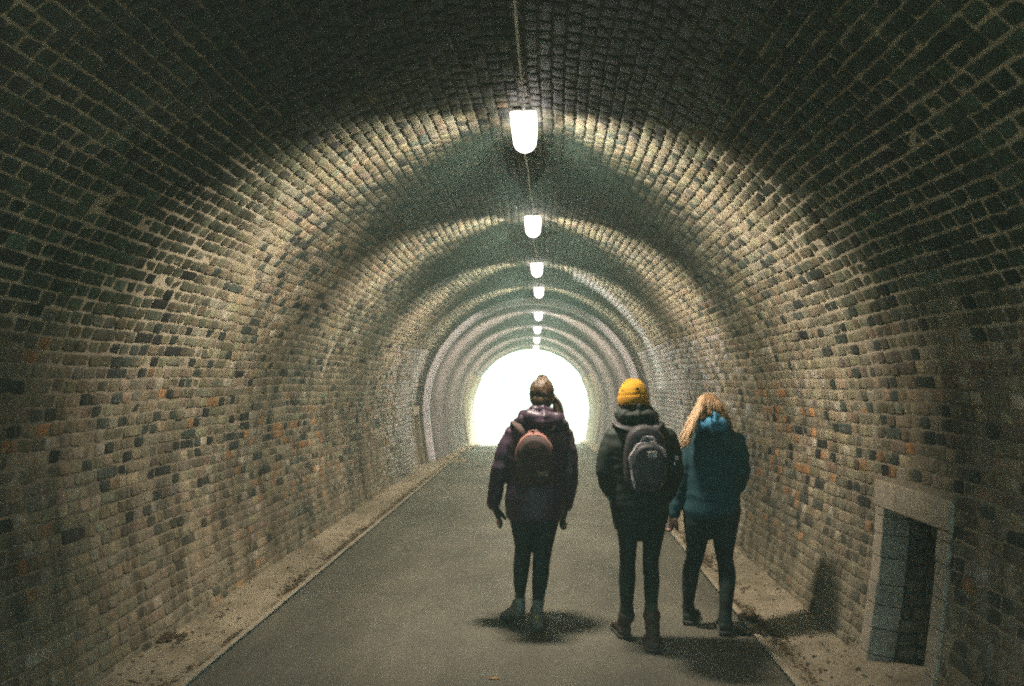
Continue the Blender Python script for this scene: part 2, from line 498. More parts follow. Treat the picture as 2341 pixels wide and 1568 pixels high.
tunnel = tag(empty("tunnel"), "old brick railway tunnel with arched vault and lamps down its crown", "tunnel")
NICHE_R = dict(y0=4.1, y1=4.73, h=.92, side=1, jw=.115, lh=.15)
NICHE_L = dict(y0=15.0, y1=15.55, h=1.0, side=-1, jw=.1, lh=.15)
NICHES = (NICHE_R, NICHE_L)
def cut(span, s, pad):
    """remove the niche openings from a course"""
    out = [span]
    for nd in NICHES:
        lo = s_at_height(nd['h'] + nd['lh'])
        if np.sign(s) == nd['side'] and abs(s) > lo - .02:
            a, b = nd['y0'] - nd['jw'] - pad, nd['y1'] + nd['jw'] + pad
            new = []
            for (u, v) in out:
                if b <= u or a >= v: new.append((u, v)); continue
                if u < a: new.append((u, a))
                if b < v: new.append((b, v))
            out = new
    return out
rows = []
pitch = .0725
nrow = int(2 * S_MAX / pitch)
for i in range(nrow):
    v0 = -S_MAX + i * pitch
    rows.append((v0, v0 + pitch, cut((.6, 16.32), v0 + pitch / 2, .004)))
wob = lambda u: .012 * np.sin(u * .9 + 1) + .006 * np.sin(u * 2.7)
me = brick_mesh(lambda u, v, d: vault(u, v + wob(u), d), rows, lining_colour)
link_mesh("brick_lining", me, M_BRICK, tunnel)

# mortar bed (with the niche openings left out) and the outer shell
ys = sorted(set([round(v, 3) for v in list(np.arange(Y0, .5, .3)) + list(np.arange(.5, 9, .035)) + list(np.arange(9, 17, .08)) + list(np.arange(17, Y1, .3))] + [Y1] + [v for nd in NICHES for v in (nd['y0'], nd['y1'])]))
ss = sorted(set(list(np.linspace(-S_MAX, S_MAX, 301)) + [s_at_height(NICHE_R['h']), -s_at_height(NICHE_L['h'])]))
YY, SS = np.meshgrid(ys, ss, indexing='ij')
def mortar_depth(y, s):
    """weathered pointing: flush or smeared over the bricks on the haunches, washed out along the crown"""
    y, s = y.ravel(), s.ravel()
    n1 = arr_noise(y * 2.2, s * 2.6, 0 * y, 41.); n2 = arr_noise(y * 9, s * 11, 0 * y, 7.)
    ang = np.abs(s) / R
    d = -.0065 + .0045 * np.clip((ang - .5) / .35, 0, 1) + .0022 * n1 + .0022 * n2
    d = np.where(ang > 1.6, d - .001, d)
    near = np.clip((ang - .55) / .2, 0, 1) * np.clip((1.75 - ang) / .2, 0, 1) * np.clip((6.0 - y) / 1.2, 0, 1)
    return np.minimum(d + .0006 * near, .0015)
Vm = vault(YY.ravel(), SS.ravel(), np.where(YY.ravel() > .5, mortar_depth(YY, SS), -.004)).reshape(-1, 3)
Vo = vault(YY, SS, -1.3).reshape(-1, 3)
ns = len(ss); Qm, Qo = [], []
for i in range(len(ys) - 1):
    for j in range(ns - 1):
        yc, sc = (ys[i] + ys[i + 1]) / 2, (ss[j] + ss[j + 1]) / 2
        q = (i * ns + j, (i + 1) * ns + j, (i + 1) * ns + j + 1, i * ns + j + 1)
        hole = any(nd['y0'] < yc < nd['y1'] and np.sign(sc) == nd['side'] and abs(sc) > s_at_height(nd['h']) for nd in NICHES)
        if not hole: Qm.append(q)
        Qo.append(tuple(k + len(Vm) for k in q[::-1]))
e = (len(ys) - 1) * ns
for base in (0, e):
    for j in range(ns - 1):
        a = base + j; Qo.append((a, a + 1, a + 1 + len(Vm), a + len(Vm)))
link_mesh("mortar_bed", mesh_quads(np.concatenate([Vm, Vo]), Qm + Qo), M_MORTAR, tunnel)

# smooth rendered lining beyond the bend, its pale front edge standing proud of the brick
sr = np.linspace(-S_MAX, S_MAX, 150)
def band(name, prof, mat, amp):
    V, F = [], []; m = len(sr)
    for (y, d) in prof:
        nn = arr_noise(sr * 2.2, 0 * sr + y * 1.6, 0 * sr) * (amp if d > 0 else 0)
        V += [Vector(p) for p in vault(np.full_like(sr, y), sr, d + nn)]
    for i in range(len(prof) - 1):
        for j in range(m - 1):
            F.append((i * m + j, i * m + j + 1, (i + 1) * m + j + 1, (i + 1) * m + j))
    g = Geo(); g.add(V, F); return g.build(name, mat, tunnel, True)
LIN = .11
band("rendered_lining", [(16.62, LIN - .012)] + [(y, LIN - .012) for y in np.arange(16.9, 29.4, .3)] + [(29.5, LIN - .012), (29.6, -.02)], M_RENDER, .012)
for sg in (-1, 1):          # paler facing on the lower walls next to the exit
    full = sr; sr = sg * np.linspace(s_at_height(2.3), S_MAX, 24)
    band("exit_facing", [(24.9, LIN - .02), (24.9, LIN + .03)] + [(y, LIN + .03) for y in np.arange(25.2, 29.5, .3)] + [(29.62, LIN + .03), (29.62, -.02)], M_STONE, .008)
    sr = full
rib_ = band("arch_rib", [(16.36, -.02), (16.36, LIN - .03), (16.39, LIN), (16.6, LIN), (16.64, LIN - .03)], M_RIB, .012)

# refuge niches
def niche(nd, depth, label):
    sg = nd['side']; y0, y1, h, jw, lh = nd['y0'], nd['y1'], nd['h'], nd['jw'], nd['lh']
    face = lambda hh: float(vault(np.array([y1]), np.array([sg * s_at_height(hh)]))[0, 0])
    xf = face(0.0) - sg * .0; xb = face(h) + sg * depth
    zf = float(drop(y1))
    # far and near reveals, back and roof as brick facing
    meshes = []
    def colr(u, v):
        n = len(u); c = np.array([.15, .135, .095])[None] * (1 + RNG.normal(0, .22, (n, 1))); return np.clip(c, .02, .6), np.zeros(n), np.zeros(n)
    rws = [(k * .077, k * .077 + .077, [(0, depth + .16)]) for k in range(int(h / .077) + 1)]
    x0 = lambda v: np.interp(v, [0, .3, .6, .9, 1.2], [face(q) for q in (0, .3, .6, .9, 1.2)])
    def far(u, v, d): return np.stack([x0(v) + sg * (u + .147), y1 - .004 - d + 0 * u, zf - .02 + v], -1)
    def near(u, v, d): return np.stack([x0(v) + sg * (u + .147), y0 + .004 + d + 0 * u, zf - .02 + v], -1)
    def back(u, v, d): return np.stack([xb - sg * d + 0 * u, y0 + u, zf - .02 + v], -1)
    holder = Geo()
    holder.add([(xb + sg * .02, y0 - .012, zf - .1), (xb + sg * .02, y1 + .012, zf - .1), (xb + sg * .02, y1 + .012, zf + h), (xb + sg * .02, y0 - .012, zf + h),
                (xf, y0 - .012, zf - .1), (xf, y1 + .012, zf - .1), (face(h), y1 + .012, zf + h), (face(h), y0 - .012, zf + h)],
               [(0, 1, 2, 3), (1, 5, 6, 2), (0, 3, 7, 4), (3, 2, 6, 7)])
    root = holder.build("refuge_niche", M_NICHE, tunnel)
    if label: root["label"] = label
    for mp, rr in ((far, rws), (near, rws), (back, [(a, b, [(0, y1 - y0)]) for a, b, _ in rws])):
        link_mesh("brick_reveal", brick_mesh(mp, rr, colr, prot=.005), M_BRICK, root)
    # dressed stone jambs and lintel, following the curve of the wall
    def slab(name, ya, yb, ha, hb, proud, nseg):
        g = Geo(); rr = []
        for hh in np.linspace(ha, hb, nseg):
            s = sg * s_at_height(hh)
            f = vault(np.array([ya, yb]), np.array([s, s]), proud + .002 * math.sin(hh * 40)); bk = vault(np.array([yb, ya]), np.array([s, s]), -.14)
            rr.append([Vector(p) for p in list(f) + list(bk)])
        g.rings(rr)
        return g.build(name, M_STONE, root, bevel=.006)
    slab("lintel", y0 - jw - .02, y1 + jw + .02, h, h + lh, .022, 3)
    for a, b in ((y0 - jw, y0), (y1, y1 + jw)):
        hh = -.05
        g = Geo()
        while hh < h - .004:
            t = min(.1 + random.random() * .07, h - .004 - hh)
            s0, s1 = sg * s_at_height(hh + .004), sg * s_at_height(hh + t)
            e1, e2 = random.uniform(-.008, .008), random.uniform(-.008, .008); pr = .012 + random.random() * .008
            rr = []
            for s in (s0, s1):
                f = vault(np.array([a + (e1 if a > y0 else 0) * 0, b]), np.array([s, s]), pr); bk = vault(np.array([b, a]), np.array([s, s]), -.14)
                rr.append([Vector(p) for p in list(f) + list(bk)])
            g.rings(rr); hh += t
        g.build("jamb", M_STONE, root, bevel=.005)
niche(NICHE_R, 1.1, None)
niche(NICHE_L, .6, None)

# ------------------------------------------------------------------ ground
def strip(name, xs, y0, y1, mat, z=0.0, dy=.15, zfun=None, thick=0.0):
    ys = np.arange(y0, y1 + dy / 2, dy); V = []; F = []; n = len(xs)
    for y in ys:
        for k, x in enumerate(xs):
            zz = zfun(x, y) if zfun else 0
            V.append((x + float(shift(y)), y, float(drop(y)) + z + zz))
    for i in range(len(ys) - 1):
        for j in range(n - 1):
            F.append((i * n + j, i * n + j + 1, (i + 1) * n + j + 1, (i + 1) * n + j))
    o = link_mesh(name, mesh_from(V, F), mat, None, True)
    tag(o, kind='structure')
    return o
RL, RR_ = -1.95, 1.33
g = Geo(); g.add([(-140, -60, -.66), (140, -60, -.66), (140, 300, -.66), (-140, 300, -.66)], [(0, 1, 2, 3)])
tag(g.build("ground", M_EARTH), kind='structure')
def road_z(x, y): return .018 * (1 - ((x + .3) / 1.7) ** 2) + .003 * mnoise.noise(Vector((x * 1.5, y * .7, 0)))
strip("road", list(np.linspace(RL, RR_, 15)), -12, 60, M_ROAD, 0.0, .2, road_z)
def verge_z(side):
    wall = -2.38 if side < 0 else 1.88
    edge = RL if side < 0 else RR_
    def f(x, y):
        t = min(1, abs(x - edge) / abs(wall - edge))
        dip = -.022 * math.exp(-((t - .3) / .13) ** 2)
        return .012 + .035 * t * t + dip + .016 * mnoise.noise(Vector((x * 5, y * 2.4, 2.0 * side))) * min(1, t * 4) + .007 * mnoise.noise(Vector((x * 17, y * 13, 5.0))) * min(1, t * 4)
    return f
strip("verge", list(np.linspace(-2.75, RL - .04, 24)), -12, 60, M_SILT, 0, .07, verge_z(-1))
strip("verge", list(np.linspace(RR_ + .04, 3.1, 34)), -12, 60, M_SILT, 0, .07, verge_z(1))
def edge_z(x, y): return .018 + .004 * mnoise.noise(Vector((x * 9, y * 4, 1)))
for xa, xb in ((RL - .042, RL - .002), (RR_ + .002, RR_ + .042)):
    strip("road_edge", [xa, xa + .006, xb - .006, xb], -12, 60, M_EDGE, 0, .2, lambda x, y: edge_z(x, y))

# fallen leaves and crumbs gathered along the verges
def litter():
    V, F = [], []
    def leaf(x, y, z, s):
        a = random.uniform(0, 6.28); t = random.uniform(-.5, .5); c, sn = math.cos(a), math.sin(a)
        b = len(V)
        for (u, v, w) in ((-1, 0, .12), (-.35, .42, 0), (.5, .36, .1), (1, 0, .28), (.5, -.36, .1), (-.35, -.42, 0)):
            V.append((x + s * (c * u - sn * v), y + s * (sn * u + c * v), z + s * (w * .6 + t * v * .5) + .004))
        F.append((b, b + 1, b + 2, b + 3)); F.append((b, b + 3, b + 4, b + 5))
    for side, n in ((-1, 3400), (1, 2600)):
        f = verge_z(side); edge = RL if side < 0 else RR_; wall = -2.38 if side < 0 else 1.88
        k = 0
        while k < n:
            y = random.uniform(3.5, 22) if random.random() < .75 else random.uniform(3.5, 9)
            t = random.gauss(.24, .08) if random.random() < .85 else random.uniform(.1, 1)
            if t < .09 or t > 1.0: continue
            if mnoise.noise(Vector((y * 1.1, side * 7, t * 2))) + mnoise.noise(Vector((y * 4, side * 3, t * 6))) * .6 < random.uniform(-.35, .5): continue
            x = edge + (wall - edge) * t
            leaf(x + float(shift(y)), y, float(drop(y)) + f(x, y), random.uniform(.006, .022))
            k += 1
    for k in range(60):
        y = random.uniform(4, 14); x = random.uniform(RL + .1, RR_ - .1)
        leaf(x, y, road_z(x, y) + .002, random.uniform(.006, .016))
    o = link_mesh("leaf_litter", mesh_from(V, F), M_LEAF)
    tag(o, "dark fallen leaves and crumbs scattered along both pale verges", "leaves", kind='stuff')
litter()
def clod(name, px, py, depth, sx, sy, sz, label, mat=M_LEAF):
    c = P(px, py, depth)
    f = verge_z(-1 if c.x < 0 else 1); c.z = f(c.x - float(shift(c.y)), c.y) + float(drop(c.y))
    g = Geo()
    for k in range(16):
        p = c + Vector((random.gauss(0, sx), random.gauss(0, sy), sz * random.uniform(.1, .6)))
        g.ball(p, (random.uniform(.012, .03), random.uniform(.02, .04), random.uniform(.006, .014)), 7, 5, Euler((random.uniform(-.5, .5), random.uniform(-.5, .5), random.uniform(0, 3))).to_matrix())
    o = g.build(name, mat, None, True)
    tag(o, label, "leaf clump", "leaf clumps lying on the verges")
clod("leaf_clump", 380, 1475, 4.95, .05, .04, .03, "dark leaf clump against the left wall foot near the bottom edge")
clod("leaf_clump", 1712, 1402, 5.66, .035, .03, .03, "small dark leaf clump on the right verge beside the person in blue")
clod("leaf_clump", 1720, 1432, 5.35, .07, .025, .02, "flat dark leaf clump just in front of the blue jacket person's shoe")

# a small heap of silt against the foot of the pale rib, and one yellow leaf on the road
g = Geo(); c = Vector((-2.12, 16.75, float(drop(16.75)) + .01))
for k in range(14):
    p = c + Vector((random.gauss(0, .12), random.gauss(0, .3), 0)); q = random.uniform(.05, .11)
    g.ball(p, (q * 1.3, q * 1.5, q * .8), 10, 7)
tag(g.fused("silt_heap", M_SILT, None, .02, 2, None, lambda p: .012 * mnoise.noise(p * 14)), "low sandy heap at the left foot of the pale rib far inside", "heap")
c = P(1130, 1528, 4.45); c.z = road_z(c.x, c.y) + .004
g = Geo(); V = [c + Vector((u * .035, v * .03, w * .01)) for (u, v, w) in ((-1, 0, .3), (-.4, .5, 0), (.4, .45, .2), (1, 0, .6), (.4, -.45, .1), (-.4, -.5, .2))]
g.add(V + [v + Vector((0, 0, .0012)) for v in V], [(5, 4, 3, 2, 1, 0), (6, 7, 8, 9, 10, 11)] + [(i, (i + 1) % 6, 6 + (i + 1) % 6, 6 + i) for i in range(6)])
tag(g.build("fallen_leaf", M_YLEAF), "single ochre leaf lying on the road near the bottom edge", "leaf")

# ------------------------------------------------------------------ lamps and cable
def emit_mat():
    m = bpy.data.materials.new("glowing_diffuser"); m.use_nodes = True; nt = m.node_tree; nt.nodes.clear()
    o = nt.nodes.new("ShaderNodeOutputMaterial"); e = nt.nodes.new("ShaderNodeEmission")
    e.inputs["Color"].default_value = (1.0, .9, .84, 1); e.inputs["Strength"].default_value = LAMP_STRENGTH
    nt.links.new(e.outputs[0], o.inputs["Surface"])
    return m
M_GLOW = emit_mat()
LX = -.148
lamp_y = [-.5, 4.98, 8.2, 11.5, 14.5, 17.7, 20.9, 24.1, 27.3]
def lamp_x(y): return LX + float(shift(y)) * .92
def crown_z(y): return CH + math.sqrt(R * R - (LX - CX) ** 2) + float(drop(y)) - .004 - (.1 if y > 16.3 else 0)
lamp = empty("tunnel_lamp")
g = Geo(); g.box((-.07, .01, -.016), (.07, .45, .012)); g.build("base_plate", M_GREY, lamp, bevel=.008)
g = Geo(); secs = []
for (yy, k) in ((.0, .9), (.012, .98), (.03, 1), (.40, 1), (.43, .97), (.45, .86), (.46, .6)):
    ring = []
    for i in range(15):
        a = math.pi * i / 14
        w, dp = .079 * k, .076 * k
        ring.append(Vector((w * math.cos(a), yy, -.085 - dp * math.sin(a))))
    ring = [Vector((.084 * k, yy, -.0165))] + ring + [Vector((-.084 * k, yy, -.0165))]
    secs.append(ring)
g.rings(secs); g.build("diffuser", M_GLOW, lamp, True)
def flood(name, loc, rot, sx, sy, watts, spread):
    d = bpy.data.lights.new(name, 'AREA'); d.shape = 'RECTANGLE'; d.size = sx; d.size_y = sy
    d.energy = watts; d.spread = rad(spread); d.color = (1.0, .845, .69)
    o = bpy.data.objects.new(name, d); COL.objects.link(o); o.parent = lamp; o.location = loc
    o.rotation_euler = Vector(rot).to_track_quat('-Z', 'Y').to_euler()
    return o
LAMP_SPREAD = 90
for sg in (-1, 1):
    flood("lamp_glow", (sg * .086, .23, -.1), (sg, .28, -.42), .40, .12, LAMP_WATTS, LAMP_SPREAD)
flood("lamp_glow", (0, .23, -.171), (0, .2, -1), .36, .14, LAMP_WATTS * .8, LAMP_SPREAD + 10)
ORD = ["glowing ceiling lamp overhead beside the camera, above the picture", "largest glowing ceiling lamp, nearest the camera, above the walkers", "second glowing ceiling lamp counting inward from the largest",
       "third glowing ceiling lamp counting inward from the largest", "fourth glowing ceiling lamp, last one before the pale rib",
       "fifth glowing ceiling lamp, first one beyond the pale rib", "sixth glowing ceiling lamp, second beyond the pale rib",
       "seventh glowing ceiling lamp, next to last before the exit", "smallest glowing ceiling lamp, at the top of the bright exit"]
for i, y in enumerate(lamp_y):
    if i == 0: L = lamp
    else:
        L = lamp.copy(); COL.objects.link(L)
        for ch in lamp.children:
            c = ch.copy(); COL.objects.link(c); c.parent = L
    L.location = (lamp_x(y), y, crown_z(y) - .012)
    tag(L, ORD[i], "lamp", "lamps along the tunnel crown")
g = Geo(); pts = []
for y in np.arange(.7, 29.3, .12):
    wv = .012 * math.sin(y * 1.9) + .006 * math.sin(y * 4.3)
    sag = .03 + .014 * math.sin(y * 2.4) ** 2
    pts.append((lamp_x(y) + wv, y, crown_z(y) - .018 - sag))
g.tube(pts, [.0085] * len(pts), 8)
tag(g.build("power_cable", M_CABLE, None, True), "pale cable running along the tunnel crown from lamp to lamp", "cable")

# ------------------------------------------------------------------ beyond the exit
M_FOL = ground_like("foliage", [(.3, (.05, .08, .03)), (.7, (.11, .14, .06))], 3, 20, .8, .2, .01)
M_BARK = ground_like("bark", [(.3, (.06, .05, .04)), (.7, (.14, .12, .09))], 8, 40, .9, .5, .01)
def tree(x, y, h, spread, label):
    root = tag(empty("tree", (x, y, -.66)), label, "tree", "trees in the glare beyond the exit")
    g = Geo(); g.tube([(0, 0, 0), (.1, 0, h * .3), (0, .1, h * .6), (.1, 0, h * .85)], [h * .03, h * .024, h * .016, h * .006], 8)
    tips = []
    for k in range(16):
        z0 = h * random.uniform(.3, .75); a = random.uniform(0, 6.28); L = spread * random.uniform(.5, 1)
        p0 = Vector((.05, 0, z0)); p1 = p0 + Vector((math.cos(a) * L * .5, math.sin(a) * L * .5, h * .1)); p2 = p0 + Vector((math.cos(a) * L, math.sin(a) * L, h * .2))
        g.tube([p0, p1, p2], [h * .01, h * .006, h * .002], 6); tips += [p1, p2]
    g.build("trunk", M_BARK, root, True)
    V, F = [], []
    for k in range(2600):
        p = random.choice(tips) + Vector((random.gauss(0, spread * .2), random.gauss(0, spread * .2), random.gauss(0, h * .07)))
        s = random.uniform(.05, .11); r = Euler((random.uniform(-1, 1), random.uniform(-1, 1), random.uniform(0, 6))).to_matrix(); b = len(V)
        for q in ((-s, 0, 0), (0, -s * .5, 0), (s, 0, 0), (0, s * .5, 0)): V.append(p + r @ Vector(q))
        F.append((b, b + 1, b + 2, b + 3))
    link_mesh("crown", mesh_from(V, F), M_FOL, root)
tree(-5.0, 88, 5.0, 2.2, "small bushy tree in the glare beyond the exit, left of the head")
tree(-2.6, 96, 3.4, 1.6, "low tree in the glare close beside the plum jacket's shoulder")


# ------------------------------------------------------------------ people
M_SKIN = fabric("skin", (.42, .25, .18), .55, 60, .08)
M_PLUM = fabric("plum_shell_fabric", (.035, .018, .038), .5, 300)
M_BLACK = fabric("black_knit", (.008, .019, .015), .8, 300)
M_COAT = fabric("black_coat_cloth", (.01, .02, .016), .75, 300)
M_BLUE = fabric("lit_blue_hood", (.045, .2, .33), .85, 300)  # hood in brighter blue: light from above put into the colour
M_TEAL = fabric("teal_fleece", (.006, .05, .062), .85, 300)
M_RUST = fabric("lit_rust_canvas", (.25, .11, .09), .75, 500)  # pack canvas as lit from above, for the top edge and handle
M_RUSTD = fabric("shaded_rust_canvas", (.05, .028, .024), .8, 500)  # same canvas in its unlit tone, shade put into the colour
M_PACK = fabric("charcoal_ripstop", (.045, .045, .05), .6, 500)
M_PACKG = fabric("grey_ripstop", (.46, .42, .44), .6, 500)
M_BEANIE = fabric("mustard_knit", (.62, .33, .02), .9, 160)
M_BEANIED = fabric("mustard_cuff", (.5, .24, .015), .9, 160)
M_PATCH = plain("pale_patch", (.62, .58, .52), .7)
M_YEL = plain("yellow_tab", (.5, .45, .05), .6)
M_SHOE = fabric("olive_grey_shoe", (.15, .14, .11), .7, 200)
M_SOLE = plain("rubber_sole", (.05, .048, .04), .8)
M_BOOT = fabric("dark_brown_leather", (.05, .033, .022), .6, 120)
M_SOCK = fabric("grey_sock", (.16, .18, .16), .95, 200)
M_SOCKO = fabric("olive_sock", (.07, .09, .055), .95, 200)
M_HAIR1 = hair_mat("dark_brown_hair", (.012, .008, .005), (.1, .055, .024))
M_HAIR3 = hair_mat("lit_blond_hair", (.3, .18, .085), (.8, .58, .36))  # lamplit left side of the hair, light put into the colour
M_HAIR3D = hair_mat("shaded_blond_hair", (.1, .056, .026), (.42, .26, .12))  # same hair away from the lamp, shade put into the colour
M_GLINT = plain("steel", (.7, .7, .7), .2, 1.0)

def folds(seed, amp=.006, lines=()):
    def f(p):
        q = Vector((p.x * 5 + seed, p.y * 5, p.z * 9))
        n = mnoise.noise(q) * .6 + (1 - abs(mnoise.noise(Vector((p.x * 7 + seed * 2, p.y * 7, p.z * 16))) * 2)) * .45
        return n * amp
    return f

def row(py, xl, xr, d):
    """measured silhouette row -> centre, half width"""
    a, b = P(xl, py, d), P(xr, py, d); return (a + b) / 2, (b - a).length / 2

def loft_rows(g, rows, n=20, scale=1.0, sq=1.0, hem=False):
    """rows: (py, xl, xr, depth, half_depth)"""
    pts, rr = [], []
    for (py, xl, xr, d, hd) in rows:
        c, w = row(py, xl, xr, d); pts.append(c); rr.append((w * scale, hd * scale))
    g.tube(pts, rr, n, sq=sq, hem=hem)

def hand(g, wrist, d, pn, thumb, curl=.35, s=1.0, fat=1.0):
    """wrist point, d: finger direction, pn: palm normal, thumb: +1/-1 side of d x pn"""
    d = d.normalized(); pn = (pn - d * pn.dot(d)).normalized(); sd = d.cross(pn) * thumb
    w = Vector(wrist)
    g.tube([w - d * .02, w + d * .02 * s, w + d * .055 * s, w + d * .088 * s], [(.026 * fat, .019 * fat), (.034 * s * fat, .017 * fat), (.041 * s * fat, .016 * fat), (.039 * s * fat, .013 * fat)], 12, side=sd)
    for k, (off, L) in enumerate(((.03, .07), (.010, .079), (-.011, .073), (-.031, .058))):
        p = w + d * .084 * s + sd * off * s; a = curl * (.8 + .15 * k); pts = [p - d * .02]; dd = d.copy()
        for seg in (.45, .32, .25):
            pts.append(pts[-1] + dd * (L * seg * s + (.02 if len(pts) == 1 else 0)))
            ax = d.cross(pn); dd = (Matrix.Rotation(-a, 3, ax) @ dd)
            if dd.dot(pn) < 0 and k == 0 and seg == .45: pass
        g.tube(pts, [.0098 * fat, .0095 * fat, .0088 * fat, .0075 * fat], 8, side=sd)
    b = w + d * .022 * s + sd * .026 * s
    g.tube([b - sd * .012, b + (sd * .6 + d * .5 + pn * .3) * .03 * s, b + (sd * .75 + d * 1.25 + pn * .55) * .042 * s, b + (sd * .75 + d * 2.0 + pn * .8) * .042 * s],
           [.014 * fat, .0125 * fat, .0108 * fat, .009 * fat], 8, side=pn)

def head(g, c, yaw=0.0, pitch=0.0, s=1.0):
    """c: centre of the skull; the face looks along +y before yaw"""
    r = Euler((pitch, 0, yaw)).to_matrix(); T = lambda x, y, z: c + r @ (Vector((x, y, z)) * s)
    S = lambda *k: tuple(q * s for q in k)
    g.ball(T(0, -.012, .02), S(.075, .094, .088), 18, 12, r)
    g.ball(T(0, .03, -.04), S(.062, .062, .072), 16, 10, r)
    g.ball(T(0, .055, -.088), S(.036, .032, .028), 12, 8, r)
    g.tube([T(0, .086, .018), T(0, .1, -.012), T(0, .106, -.03)], [.009 * s, .013 * s, .017 * s], 10)
    g.ball(T(0, .08, .03), S(.05, .018, .014), 12, 7, r)
    for q in (-1, 1):
        g.ball(T(.03 * q, .083, .008), S(.014, .009, .009), 9, 6, r)
        g.ball(T(.076 * q, -.008, -.012), S(.011, .02, .033), 9, 7, r)
        g.ball(T(.045 * q, .06, -.03), S(.024, .024, .022), 9, 6, r)
    g.ball(T(0, .085, -.062), S(.024, .014, .008), 10, 6, r); g.ball(T(0, .083, -.074), S(.021, .013, .008), 10, 6, r)
    g.tube([T(0, -.02, -.05), T(0, -.035, -.12), T(0, -.045, -.2)], [(.052 * s, .052 * s), (.05 * s, .05 * s), (.055 * s, .05 * s)], 14)
    return T, r

def shoe(parent, org, ankle, heel, toe_dir, mat, L=.265, W=.096, top=.1, boot=False, tab=None, name="shoe", lift=0.0):
    """heel: point on the ground under the heel's back; toe_dir horizontal"""
    t = Vector((toe_dir[0], toe_dir[1], 0)).normalized(); sd = Vector((t.y, -t.x, 0))
    h = Vector(heel)
    pr = [(0, .3, .018, .06), (.03, .36, .014, .085), (.09, .38, .012, .09), (.14, .40, .012, .082), (.19, .47, .012, .062), (.235, .44, .012, .05), (.262, .26, .016, .036)]
    k = L / .265; rr, so = [], []
    for (a, wf, z0, z1) in pr:
        c = h + t * a * k; wv = W * wf * 1.08
        rr.append([c + sd * (math.copysign(abs(math.cos(q)) ** .75, math.cos(q)) * wv) + Vector((0, 0, (z0 + z1) / 2 + math.sin(q) * (z1 - z0) / 2)) for q in [2 * math.pi * i / 14 for i in range(14)]])
        so.append([c + sd * (math.copysign(abs(math.cos(q)) ** .6, math.cos(q)) * wv * 1.1) + Vector((0, 0, .012 + (.005 if a > .22 else 0) + math.copysign(abs(math.sin(q)) ** .5, math.sin(q)) * .012)) for q in [2 * math.pi * i / 14 for i in range(14)]])
    g = Geo(); g.rings(rr)
    ax = Vector(ankle) - (h + t * .055 + Vector((0, 0, .05)))
    base = h + t * .06 * k + Vector((0, 0, .045))
    topz = top
    pts = [base, base + ax * 0 + Vector((0, 0, topz * .35)), base + (Vector(ankle) - base).normalized() * topz]
    g.tube(pts, [(.043, .052), (.043, .05), (.047 if boot else .042, .052 if boot else .047)], 14)
    if boot: g.tube([pts[2] - Vector((0, 0, .012)), pts[2] + Vector((0, 0, .012))], [(.053, .058), (.053, .058)], 14)
    o = g.fused(name, mat, parent, .006, 3, org, folds(h.x * 9, .0015))
    def tilt(ob):
        if lift:
            piv = h + t * .2 * k - org; Rm = Matrix.Rotation(-lift, 3, sd) if (Matrix.Rotation(-lift, 3, sd) @ -t).z > 0 else Matrix.Rotation(lift, 3, sd)
            for v in ob.data.vertices: v.co = piv + Rm @ (v.co - piv)
    s = Geo(); s.rings(so); so_ = s.build("sole", M_SOLE, o, True, origin=org); tilt(o); tilt(so_)
    if tab:
        q = Geo(); p0 = base + (Vector(ankle) - base).normalized() * (topz - .045) - t * .051
        for e_ in (-1, 1):
            q.tube([p0 + Vector((0, -.002, -.02)), p0 + Vector((0, -.003, .0)), p0 + sd * .013 * e_ + Vector((0, 0, .024))], [.0042, .0045, .004], 6)
        tilt(q.build("pull_tab", tab, o, True, origin=org))
    return o

def hair_clumps(g, roots, n_seg=7, r0=.008):
    for pts, r in roots:
        g.tube(pts, [r * (1 - .6 * i / (len(pts) - 1)) for i in range(len(pts))], 6)

def bez(ps, n=8):
    ps = [Vector(p) for p in ps]; out = []
    for i in range(n):
        t = i / (n - 1); q = ps[:]
        while len(q) > 1: q = [q[k].lerp(q[k + 1], t) for k in range(len(q) - 1)]
        out.append(q[0])
    return out

def strands(g, c, r, rot, paths, count, rr, seed):
    """paths: list of control polylines (world); each strand is a jittered blend of two neighbours"""
    rnd = random.Random(seed)
    for k in range(count):
        i = rnd.uniform(0, len(paths) - 1.001); a = int(i); f = i - a
        ps = [Vector(p).lerp(Vector(q), f) + Vector((rnd.gauss(0, .006), rnd.gauss(0, .006), rnd.gauss(0, .004))) * (.4 + j * .35) for j, (p, q) in enumerate(zip(paths[a], paths[a + 1]))]
        pts = bez(ps, 14); w = rr * rnd.uniform(.6, 1.25); ph = rnd.uniform(0, 6.28); am = rnd.uniform(.003, .009)
        pts = [p + Vector((math.sin(j * 1.15 + ph), math.cos(j * 1.0 + ph) * .6, 0)) * am * min(1, max(0, j - 3) / 5) for j, p in enumerate(pts)]
        g.tube(pts, [w * .8] + [w] * 9 + [w * .85, w * .65, w * .45, w * .2], 6)

def person_base(label, at):
    return tag(empty("person", at), label, "person", "people walking into the tunnel")

def thin(rows, k): return [(a, b + (c - b) * (1 - k) / 2, c - (c - b) * (1 - k) / 2, d, h * k) for (a, b, c, d, h) in rows]

